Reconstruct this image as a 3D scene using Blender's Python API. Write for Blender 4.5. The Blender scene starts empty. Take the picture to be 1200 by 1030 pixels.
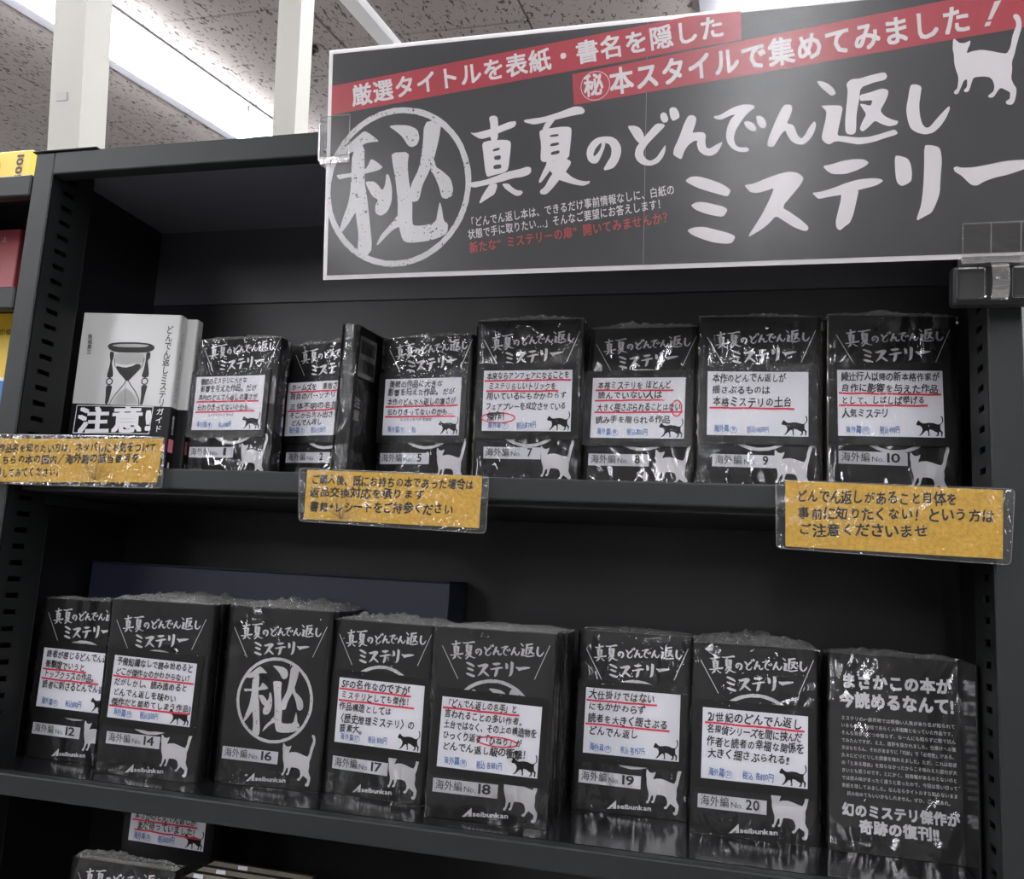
# A leaning bookcase of shrink-wrapped mystery paperbacks under a printed banner
import bpy, bmesh, math, random
from mathutils import Matrix, Vector
from mathutils.geometry import tessellate_polygon
random.seed(7)
CAMP = (0.70212, -0.6875, 1.48774)
CAMR = [(0.967618, 0.251735, 0.018588), (0.015109, 0.015745, -0.999762), (-0.251967, 0.967668, 0.011432)]
SC = bpy.context.scene; COL = SC.collection
# ---------------------------------------------------------------- camera, world, exposure
H0 = 1.18                      # height of the second shelf above the floor
LEAN = math.radians(8.65)      # the display bookcase leans back
cam = bpy.data.cameras.new('camera'); camo = bpy.data.objects.new('camera', cam); COL.objects.link(camo)
cam.lens = 31.447; cam.sensor_width = 36; cam.clip_start = .02
right = Vector(CAMR[0]); down = Vector(CAMR[1]); fwd = Vector(CAMR[2])
camo.matrix_world = Matrix(((right.x, -down.x, -fwd.x, CAMP[0]), (right.y, -down.y, -fwd.y, CAMP[1]), (right.z, -down.z, -fwd.z, CAMP[2]), (0, 0, 0, 1)))
SC.camera = camo
SC.view_settings.view_transform = 'Standard'; SC.view_settings.look = 'None'
SC.view_settings.gamma = 1; SC.view_settings.use_curve_mapping = False
SC.view_settings.exposure = 0.78
LAMP = 23.0
world = bpy.data.worlds.new('world'); SC.world = world; world.use_nodes = True
world.node_tree.nodes['Background'].inputs[0].default_value = (.8, .85, 1, 1)
world.node_tree.nodes['Background'].inputs[1].default_value = .10

# ---------------------------------------------------------------- materials
def srgb(r, g, b):
    f = lambda c: (c/255/12.92) if c/255 <= .04045 else ((c/255+.055)/1.055)**2.4
    return (f(r), f(g), f(b), 1)
def mat(name, col, rough=.5, metal=0, spec=.5, noise=0, nscale=40, bump=0, bscale=200, coat=0, emit=0, coords='Object'):
    m = bpy.data.materials.new(name); m.use_nodes = True
    nt = m.node_tree; b = nt.nodes['Principled BSDF']
    b.inputs['Base Color'].default_value = col; b.inputs['Roughness'].default_value = rough
    b.inputs['Metallic'].default_value = metal; b.inputs['Specular IOR Level'].default_value = spec
    b.inputs['Coat Weight'].default_value = coat; b.inputs['Coat Roughness'].default_value = .12
    if emit:
        b.inputs['Emission Color'].default_value = (.97, .975, 1, 1); b.inputs['Emission Strength'].default_value = emit
    tc = nt.nodes.new('ShaderNodeTexCoord')
    if noise:
        n = nt.nodes.new('ShaderNodeTexNoise'); n.inputs['Scale'].default_value = nscale; n.inputs['Detail'].default_value = 5
        nt.links.new(tc.outputs[coords], n.inputs['Vector'])
        mx = nt.nodes.new('ShaderNodeMix'); mx.data_type = 'RGBA'
        mx.inputs[6].default_value = tuple(c*(1-noise) for c in col[:3])+(1,); mx.inputs[7].default_value = tuple(min(1, c*(1+noise)) for c in col[:3])+(1,)
        nt.links.new(n.outputs['Fac'], mx.inputs[0]); nt.links.new(mx.outputs[2], b.inputs['Base Color'])
    if bump:
        n = nt.nodes.new('ShaderNodeTexNoise'); n.inputs['Scale'].default_value = bscale; n.inputs['Detail'].default_value = 3
        nt.links.new(tc.outputs[coords], n.inputs['Vector'])
        bp = nt.nodes.new('ShaderNodeBump'); bp.inputs['Strength'].default_value = bump; bp.inputs['Distance'].default_value = .001
        nt.links.new(n.outputs['Fac'], bp.inputs['Height']); nt.links.new(bp.outputs[0], b.inputs['Normal'])
    return m
M = {}
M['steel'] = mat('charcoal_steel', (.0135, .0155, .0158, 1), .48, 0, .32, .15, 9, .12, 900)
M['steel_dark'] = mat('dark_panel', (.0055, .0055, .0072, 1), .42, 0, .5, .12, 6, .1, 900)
M['toppanel'] = mat('bounce_lit_top_panel', (.11, .11, .138, 1), .45, 0, .5)  # lighter than the case steel: bounced light on the underside put into the colour
M['backupper'] = mat('bounce_lit_back_panel', (.040, .040, .050, 1), .42, 0, .5)  # paler than the lower back panel, with light painted into its colour
M['shelf'] = mat('glossy_black_shelf', (.009, .009, .010, 1), .13, 0, .5, .15, 12, .06, 500)
M['web'] = mat('shaded_web_steel', (.006, .0068, .007, 1), .5, 0, .3)  # same upright steel darkened, so the inner face's shade is in the colour
M['slot'] = mat('slot_shade', (.003, .003, .003, 1), .8)
M['black'] = mat('black_cover', (.0095, .0095, .0108, 1), .5, 0, .25, .15, 60)
M['cardblack'] = mat('card_black', (.005, .005, .006, 1), .45, 0, .3)
M['pages'] = mat('page_block', (.55, .50, .40, 1), .8, 0, .2, .15, 300)
M['white'] = mat('print_white', (.80, .79, .81, 1), .6, 0, .3)
M['paper'] = mat('card_paper', (.78, .78, .82, 1), .55, 0, .3)
M['ink'] = mat('marker_ink', (.018, .018, .022, 1), .5)
M['red'] = mat('red_marker', (.72, .035, .085, 1), .5)
M['blue'] = mat('blue_ink', (.02, .13, .42, 1), .5)
M['pink'] = mat('pink_print', (.72, .22, .28, 1), .5)
M['grey'] = mat('print_grey', (.03, .03, .03, 1), .6)
M['lgrey'] = mat('print_light_grey', (.38, .38, .37, 1), .6)
M['signblack'] = mat('banner_black', (.040, .039, .043, 1), .5, 0, .4, .12, 30)
M['signred'] = mat('banner_red', (.55, .045, .075, 1), .5, 0, .4, .08, 30)
M['signwhite'] = mat('banner_white', (.88, .85, .86, 1), .5, 0, .4)
M['yellow'] = None
M['guide'] = mat('guide_cover', (.50, .50, .49, 1), .22, 0, .5)
M['navy'] = mat('navy_card', (.018, .021, .045, 1), .45, 0, .5, .1, 30)
M['tile'] = None
M['post'] = mat('painted_post', (.42, .41, .37, 1), .5, 0, .4, .05, 6, .1, 60)
M['wall'] = mat('wall_paint', (.30, .29, .29, 1), .8, noise=.06)
M['floor'] = mat('floor_vinyl', (.46, .45, .43, 1), .4, noise=.2, nscale=3)
M['railwhite'] = mat('white_rail', (.75, .75, .76, 1), .5)
M['lampwhite'] = mat('lamp_housing', (.30, .30, .33, 1), .45)
M['tube'] = mat('lamp_tube', (.9, .9, .9, 1), .5, emit=LAMP)
M['ybox'] = mat('yellow_print', (.80, .52, .03, 1), .4)
M['redcover'] = mat('red_cover', (.36, .06, .07, 1), .4, noise=.08)
M['bluecover'] = mat('blue_print', (.02, .14, .42, 1), .4)
M['orange'] = mat('orange_print', (.75, .28, .05, 1), .4)
M['rubber'] = mat('black_magnet', (.010, .0105, .012, 1), .5, 0, .3)

def worn_white():
    m = mat('worn_white_print', (.66, .65, .67, 1), .6, 0, .3); nt = m.node_tree; b = nt.nodes['Principled BSDF']
    tc = nt.nodes.new('ShaderNodeTexCoord'); n = nt.nodes.new('ShaderNodeTexNoise'); n.inputs['Scale'].default_value = 430; n.inputs['Detail'].default_value = 3
    n2 = nt.nodes.new('ShaderNodeTexNoise'); n2.inputs['Scale'].default_value = 45
    r = nt.nodes.new('ShaderNodeValToRGB'); r.color_ramp.elements[0].position = .68; r.color_ramp.elements[1].position = .70
    r.color_ramp.elements[0].color = (.78, .77, .78, 1); r.color_ramp.elements[1].color = (.05, .05, .055, 1)
    ad = nt.nodes.new('ShaderNodeMath'); ad.operation = 'MULTIPLY_ADD'; ad.inputs[1].default_value = .30; 
    nt.links.new(tc.outputs['Object'], n.inputs['Vector']); nt.links.new(tc.outputs['Object'], n2.inputs['Vector'])
    nt.links.new(n2.outputs['Fac'], ad.inputs[0]); 
    sc = nt.nodes.new('ShaderNodeMath'); sc.operation = 'MULTIPLY'; sc.inputs[1].default_value = .80
    nt.links.new(n.outputs['Fac'], sc.inputs[0]); nt.links.new(sc.outputs[0], ad.inputs[2])
    nt.links.new(ad.outputs[0], r.inputs[0]); nt.links.new(r.outputs[0], b.inputs['Base Color'])
    return m
M['worn'] = worn_white()

def tile_mat():
    m = mat('fissured_tile', (.30, .275, .27, 1), .9, 0, .1); nt = m.node_tree; b = nt.nodes['Principled BSDF']
    tc = nt.nodes.new('ShaderNodeTexCoord'); mp = nt.nodes.new('ShaderNodeMapping'); mp.inputs['Scale'].default_value = (110, 40, 42)
    mp.inputs['Rotation'].default_value = (0, 0, .25)
    gi = nt.nodes.new('ShaderNodeNewGeometry')
    nt.links.new(gi.outputs['Position'], mp.inputs['Vector'])
    n = nt.nodes.new('ShaderNodeTexNoise'); n.inputs['Scale'].default_value = 1.0; n.inputs['Detail'].default_value = 2; n.inputs['Distortion'].default_value = .6
    nt.links.new(mp.outputs[0], n.inputs['Vector'])
    r = nt.nodes.new('ShaderNodeValToRGB'); r.color_ramp.elements[0].position = .595; r.color_ramp.elements[1].position = .64
    r.color_ramp.elements[0].color = (.30, .272, .265, 1); r.color_ramp.elements[1].color = (.085, .075, .072, 1)
    nt.links.new(n.outputs['Fac'], r.inputs[0]); nt.links.new(r.outputs[0], b.inputs['Base Color'])
    bp = nt.nodes.new('ShaderNodeBump'); bp.invert = True; bp.inputs['Strength'].default_value = .6; bp.inputs['Distance'].default_value = .003
    nt.links.new(r.outputs[0], bp.inputs['Height']); bp.invert = False; nt.links.new(bp.outputs[0], b.inputs['Normal'])
    return m
M['tile'] = tile_mat()

def yellow_mat():
    m = mat('yellow_craft_paper', (.62, .37, .05, 1), .5, 0, .3); nt = m.node_tree; b = nt.nodes['Principled BSDF']
    tc = nt.nodes.new('ShaderNodeTexCoord'); n = nt.nodes.new('ShaderNodeTexNoise'); n.inputs['Scale'].default_value = 260; n.inputs['Detail'].default_value = 6
    n.inputs['Roughness'].default_value = .7
    oi = nt.nodes.new('ShaderNodeObjectInfo')
    nt.links.new(tc.outputs['Object'], n.inputs['Vector'])
    r = nt.nodes.new('ShaderNodeValToRGB'); r.color_ramp.elements[0].position = .32; r.color_ramp.elements[1].position = .6
    r.color_ramp.elements[0].color = (.60, .37, .042, 1); r.color_ramp.elements[1].color = (.80, .53, .08, 1)
    nt.links.new(n.outputs['Fac'], r.inputs[0]); nt.links.new(r.outputs[0], b.inputs['Base Color'])
    return m
M['yellow'] = yellow_mat()

def film(name, scale, strength, rough, base=0.0, fres=1.45, streak=(1, 1, 1), haze=0.0, dist=.002):
    """clear plastic film: see-through, glossy by Fresnel, with a crinkled surface"""
    m = bpy.data.materials.new(name); m.use_nodes = True; nt = m.node_tree; nt.nodes.clear()
    out = nt.nodes.new('ShaderNodeOutputMaterial'); tr = nt.nodes.new('ShaderNodeBsdfTransparent'); gl = nt.nodes.new('ShaderNodeBsdfGlossy')
    gl.inputs['Roughness'].default_value = rough; gl.inputs['Color'].default_value = (1, 1, 1, 1)
    mix = nt.nodes.new('ShaderNodeMixShader'); fr = nt.nodes.new('ShaderNodeFresnel'); fr.inputs['IOR'].default_value = fres
    tc = nt.nodes.new('ShaderNodeTexCoord'); oi = nt.nodes.new('ShaderNodeObjectInfo')
    mp = nt.nodes.new('ShaderNodeMapping'); mp.inputs['Scale'].default_value = streak
    add = nt.nodes.new('ShaderNodeVectorMath'); add.operation = 'MULTIPLY_ADD'
    rv = nt.nodes.new('ShaderNodeCombineXYZ')
    for i in range(3): nt.links.new(oi.outputs['Random'], rv.inputs[i])
    nt.links.new(rv.outputs[0], add.inputs[0]); add.inputs[1].default_value = (3, 5, 7); nt.links.new(tc.outputs['Object'], add.inputs[2])
    nt.links.new(add.outputs[0], mp.inputs['Vector'])
    n = nt.nodes.new('ShaderNodeTexNoise'); n.inputs['Scale'].default_value = scale; n.inputs['Detail'].default_value = 3; n.inputs['Distortion'].default_value = 1.2
    nt.links.new(mp.outputs[0], n.inputs['Vector'])
    n2 = nt.nodes.new('ShaderNodeTexNoise'); n2.inputs['Scale'].default_value = scale*.28; n2.inputs['Detail'].default_value = 2; n2.inputs['Distortion'].default_value = 2.5
    nt.links.new(mp.outputs[0], n2.inputs['Vector'])
    # ridged creases
    s = nt.nodes.new('ShaderNodeMath'); s.operation = 'SUBTRACT'; s.inputs[1].default_value = .5; nt.links.new(n2.outputs['Fac'], s.inputs[0])
    a = nt.nodes.new('ShaderNodeMath'); a.operation = 'ABSOLUTE'; nt.links.new(s.outputs[0], a.inputs[0])
    ml = nt.nodes.new('ShaderNodeMath'); ml.operation = 'MULTIPLY_ADD'; ml.inputs[1].default_value = 3.0
    nt.links.new(a.outputs[0], ml.inputs[0]); nt.links.new(n.outputs['Fac'], ml.inputs[2])
    bp = nt.nodes.new('ShaderNodeBump'); bp.inputs['Strength'].default_value = strength; bp.inputs['Distance'].default_value = dist
    nt.links.new(ml.outputs[0], bp.inputs['Height'])
    nt.links.new(bp.outputs[0], gl.inputs['Normal']); nt.links.new(bp.outputs[0], fr.inputs['Normal'])
    fa = nt.nodes.new('ShaderNodeMath'); fa.operation = 'ADD'; fa.use_clamp = True; fa.inputs[1].default_value = base
    nt.links.new(fr.outputs[0], fa.inputs[0])
    nt.links.new(fa.outputs[0], mix.inputs[0]); nt.links.new(tr.outputs[0], mix.inputs[1]); nt.links.new(gl.outputs[0], mix.inputs[2])
    last = mix
    if haze:
        df = nt.nodes.new('ShaderNodeBsdfDiffuse'); df.inputs['Color'].default_value = (.9, .9, .88, 1); nt.links.new(bp.outputs[0], df.inputs['Normal'])
        m2 = nt.nodes.new('ShaderNodeMixShader'); m2.inputs[0].default_value = haze
        nt.links.new(mix.outputs[0], m2.inputs[1]); nt.links.new(df.outputs[0], m2.inputs[2]); last = m2
    nt.links.new(last.outputs[0], out.inputs[0])
    return m
M['wrap'] = film('shrink_wrap', 26, .8, .045, .004, fres=1.52, streak=(1, 1, .5), haze=.004, dist=.006)
M['wrapglare'] = film('shrink_wrap_glare', 15, .8, .07, .006, fres=1.62, streak=(1, 1, .6), haze=.004, dist=.007)
M['wraptop'] = film('crumpled_wrap', 420, 1.0, .07, .20, haze=.26, dist=.007)
M['laminate'] = film('laminate', 160, .4, .05, .0, fres=1.32, haze=.002, dist=.0012)
M['lamcard'] = film('laminated_pouch', 60, .45, .04, .005, haze=.012, dist=.003)
M['clear'] = film('clear_plastic', 30, .06, .05, .01, haze=.004)
M['clearspring'] = film('clear_spring_plastic', 60, .5, .06, .10, haze=.03)
M['clearedge'] = film('clear_plastic_edge', 30, .1, .12, .22, haze=.05)

# ---------------------------------------------------------------- helpers
ROOTS_S = []     # things that stand in (and lean with) the bookcase
def link(name, me, m=None, parent=None):
    o = bpy.data.objects.new(name, me); COL.objects.link(o)
    if m is not None and me is not None and not me.materials: me.materials.append(m)
    if parent is not None: o.parent = parent
    return o
def tag(o, label=None, cat=None, group=None, kind=None, lean=True):
    if label: o['label'] = label
    if cat: o['category'] = cat
    if group: o['group'] = group
    if kind: o['kind'] = kind
    if o.parent is None and lean and o not in ROOTS_S: ROOTS_S.append(o)
    return o
def empty(name, loc, rot=(0, 0, 0), **k):
    o = bpy.data.objects.new(name, None); COL.objects.link(o); o.location = loc; o.rotation_euler = rot
    o.empty_display_size = .02
    return tag(o, **k)
def me_from(name, vs, fs, smooth=False):
    me = bpy.data.meshes.new(name); me.from_pydata([tuple(v) for v in vs], [], [tuple(f) for f in fs]); me.update()
    if smooth:
        me.polygons.foreach_set('use_smooth', [True]*len(me.polygons))
    return me
def box_bm(bm, x0, x1, y0, y1, z0, z1, bev=0, seg=1):
    r = bmesh.ops.create_cube(bm, size=1)
    bmesh.ops.scale(bm, vec=(x1-x0, y1-y0, z1-z0), verts=r['verts'])
    bmesh.ops.translate(bm, vec=((x0+x1)/2, (y0+y1)/2, (z0+z1)/2), verts=r['verts'])
    if bev:
        es = list({e for v in r['verts'] for e in v.link_edges})
        bmesh.ops.bevel(bm, geom=es, offset=bev, segments=seg, affect='EDGES', profile=.5)
def bm_obj(name, bm, m, parent=None, smooth=False):
    me = bpy.data.meshes.new(name); bm.to_mesh(me); bm.free()
    if smooth: me.polygons.foreach_set('use_smooth', [True]*len(me.polygons))
    return link(name, me, m, parent)
def box(name, b, m, parent=None, bev=0, seg=1):
    bm = bmesh.new(); box_bm(bm, *b, bev, seg); return bm_obj(name, bm, m, parent)
def chaikin(p):
    q = []
    n = len(p)
    for i in range(n):
        a = p[i]; b = p[(i+1) % n]
        q += [(a[0]*.8+b[0]*.2, a[1]*.8+b[1]*.2), (a[0]*.2+b[0]*.8, a[1]*.2+b[1]*.8)]
    return q
class Flat:
    """flat print: polygons in (u, v) metres, laid on the plane y = d"""
    def __init__(s): s.v = []; s.f = []
    def poly(s, loops, smooth=0):
        if not isinstance(loops[0][0], (list, tuple)): loops = [loops]
        for _ in range(smooth): loops = [chaikin(l) for l in loops]
        tri = tessellate_polygon([[Vector((p[0], p[1], 0)) for p in l] for l in loops])
        flat = [p for l in loops for p in l]; o = len(s.v); s.n = getattr(s, 'n', 0)+1; dz = (s.n % 9)*.000012
        s.v += [(p[0], p[1], dz) for p in flat]
        for t in tri:
            a, b, c = [flat[i] for i in t]
            cr = (b[0]-a[0])*(c[1]-a[1])-(b[1]-a[1])*(c[0]-a[0])
            s.f.append((o+t[0], o+t[1], o+t[2]) if cr > 0 else (o+t[0], o+t[2], o+t[1]))
        return s
    def quad(s, *p): return s.poly([tuple(q) for q in p])
    def line(s, a, b, w):
        d = Vector(b)-Vector(a); n = Vector((-d.y, d.x)).normalized()*w/2
        return s.poly([(a[0]+n.x, a[1]+n.y), (a[0]-n.x, a[1]-n.y), (b[0]-n.x, b[1]-n.y), (b[0]+n.x, b[1]+n.y)])
    def stroke(s, pts, w):
        L = []; R_ = []
        for i, p in enumerate(pts):
            a = Vector(pts[max(i-1, 0)]); b = Vector(pts[min(i+1, len(pts)-1)]); n = Vector((-(b-a).y, (b-a).x)).normalized()*w/2
            ww = 1.0
            L.append((p[0]+n.x*ww, p[1]+n.y*ww)); R_.append((p[0]-n.x*ww, p[1]-n.y*ww))
        for i in range(len(pts)-1): s.poly([L[i], R_[i], R_[i+1], L[i+1]])
        return s
    def ring(s, cx, cy, r, w, n=72, sx=1, jit=0):
        o = len(s.v)
        for i in range(n):
            a = 2*math.pi*i/n; j = 1+random.uniform(-jit, jit); k = 1+random.uniform(-jit, jit)
            s.v.append((cx+math.cos(a)*r*sx*j, cy+math.sin(a)*r*j)); s.v.append((cx+math.cos(a)*(r-w)*sx*k, cy+math.sin(a)*(r-w)*k))
        for i in range(n):
            a = o+2*i; b = o+2*((i+1) % n); s.f.append((a, b, b+1, a+1))
        return s
    def rrect(s, x0, x1, y0, y1, r, n=5):
        p = []
        for cx, cy, a0 in ((x1-r, y1-r, 0), (x0+r, y1-r, 90), (x0+r, y0+r, 180), (x1-r, y0+r, 270)):
            for i in range(n+1):
                a = math.radians(a0+90*i/n); p.append((cx+r*math.cos(a), cy+r*math.sin(a)))
        return s.poly(p)
    def mesh(s, name, d=0.0, axis='y'):
        if axis == 'y': v = [(p[0], d-(p[2] if len(p) > 2 else 0), p[1]) for p in s.v]
        elif axis == 'x': v = [(d+(p[2] if len(p) > 2 else 0), p[0], p[1]) for p in s.v]
        else: v = [(-p[0], d+(p[2] if len(p) > 2 else 0), p[1]) for p in s.v]
        return me_from(name, v, s.f)
    def obj(s, name, d, m, parent, axis='y'): return link(name, s.mesh(name, d, axis), m, parent)

# ---- glyphs: outlines of single characters, cached, in em units
_g = {}
_fc = bpy.data.curves.new('lettering', 'FONT'); _fo = bpy.data.objects.new('lettering', _fc)
_fc.resolution_u = 2
def raw_glyph(ch, bold):
    key = (ch, bold)
    if key in _g: return _g[key]
    _fc.body = ch; _fc.offset = bold; _fc.size = 1.0
    me = bpy.data.meshes.new_from_object(_fo)
    v = [(p.co.x, p.co.y) for p in me.vertices]; f = []
    for p in me.polygons:
        vs = tuple(p.vertices)
        a, b, c = v[vs[0]], v[vs[1]], v[vs[2]]
        cr = (b[0]-a[0])*(c[1]-a[1])-(b[1]-a[1])*(c[0]-a[0])
        f.append(vs if cr > 0 else vs[::-1])
    bpy.data.meshes.remove(me)
    _g[key] = (v, f); return _g[key]
def _ext(ch):
    v, f = raw_glyph(ch, 0.0); xs = [p[0] for p in v]; ys = [p[1] for p in v]
    return (min(xs), max(xs), min(ys), max(ys)) if v else (0, 0, 0, 0)
_e = _ext('国'); EM = (_e[1]-_e[0])/.80; BASE = _e[2]; EH = (_e[3]-_e[2])
def adv(ch):
    if ch == ' ': return .35
    if ch == '　': return 1.0
    if ord(ch) < 0x250:
        x = _ext(ch); return (x[1]-x[0])/EM+.10
    return 1.0
def text(F, s, a, b, h, bold=0.0, jit=0.0, slant=0.0, vertical=False, fit=True, rnd=None):
    """lay string s with its baseline from a to b; h = height of a full character (metres)"""
    rnd = rnd or random
    a = Vector(a); b = Vector(b); d = b-a; L = d.length; d.normalize(); n = Vector((-d.y, d.x))
    if vertical: n = Vector((-d.y, d.x))
    W = sum(adv(c) for c in s); sx = L/W if not vertical else L/len(s)
    sy = h/(EH/EM)    # metres per em vertically
    pos = 0.0
    for i, c in enumerate(s):
        ad = adv(c)
        if c in ' \u3000': pos += ad; continue
        v, f = raw_glyph(c, 0.0)
        if not v: pos += ad; continue
        if bold:
            q_ = bold*EM
            sh = ((-q_, q_*.5), (q_, -q_*.5)) if bold < .008 else ((-q_, q_), (q_, q_), (-q_, -q_), (q_, -q_)) if bold < .02 else ((-q_, q_), (q_, q_), (-q_, -q_), (q_, -q_), (0, 0))
            n_ = len(v); v0 = v; f0 = f; v = []; f = []
            for k, (dx_, dy_) in enumerate(sh):
                v += [(p[0]+dx_, p[1]+dy_, k*.000014) for p in v0]; f += [tuple(t+k*n_ for t in q) for q in f0]
        e = _ext(c); o = len(F.v)
        x0 = e[0] if ord(c) < 0x250 else 0.0
        ja = rnd.uniform(-1, 1)*jit*.14; js = 1+rnd.uniform(-1, 1)*jit*.12; jy = rnd.uniform(-1, 1)*jit*.07; jx = rnd.uniform(-1, 1)*jit*.04
        ca, sa = math.cos(ja), math.sin(ja)
        for vt in v:
            x, y = vt[0], vt[1]; dz = vt[2] if len(vt) > 2 else 0
            x = (x-x0)/EM+(.05 if ord(c) < 0x250 else 0); y = (y-BASE)/EM
            xc = x-ad/2; yc = y-.45
            xr = (xc*ca-yc*sa)*js; yr = (xc*sa+yc*ca)*js
            if vertical:
                if c in 'ー': xr, yr = yr, -xr
                q = a+d*((i+.5)*sx-yr*sy)+n*(xr*sx*.95)
                F.v.append((q.x, q.y, dz))
            else:
                x = xr+ad/2+jx; y = yr+.45+jy
                q = a+d*((pos+x)*sx+slant*y*sy)+n*(y*sy)
                F.v.append((q.x, q.y, dz))
        if vertical:
            F.f += [tuple(o+k for k in t) for t in f]
        else:
            F.f += [tuple(o+k for k in t) for t in f]
        pos += ad
    return F

# ---- traced brush lettering and silhouettes (metres, on the banner's own plane)
def fit_poly(name, scale, bb_x, bb_y, sx=1.0):
    P = GL[name]; xs = [p[0]*1e-4 for g in P for l in g for p in l]; ys = [p[1]*1e-4 for g in P for l in g for p in l]
    x0, y0 = min(xs), min(ys); k = scale/(max(xs)-x0)
    F = Flat()
    for g in P: F.poly([[((p[0]*1e-4-x0)*k*sx+bb_x, (p[1]*1e-4-y0)*k*(1/sx if False else 1)+bb_y) for p in l] for l in g], 1)
    return F

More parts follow.
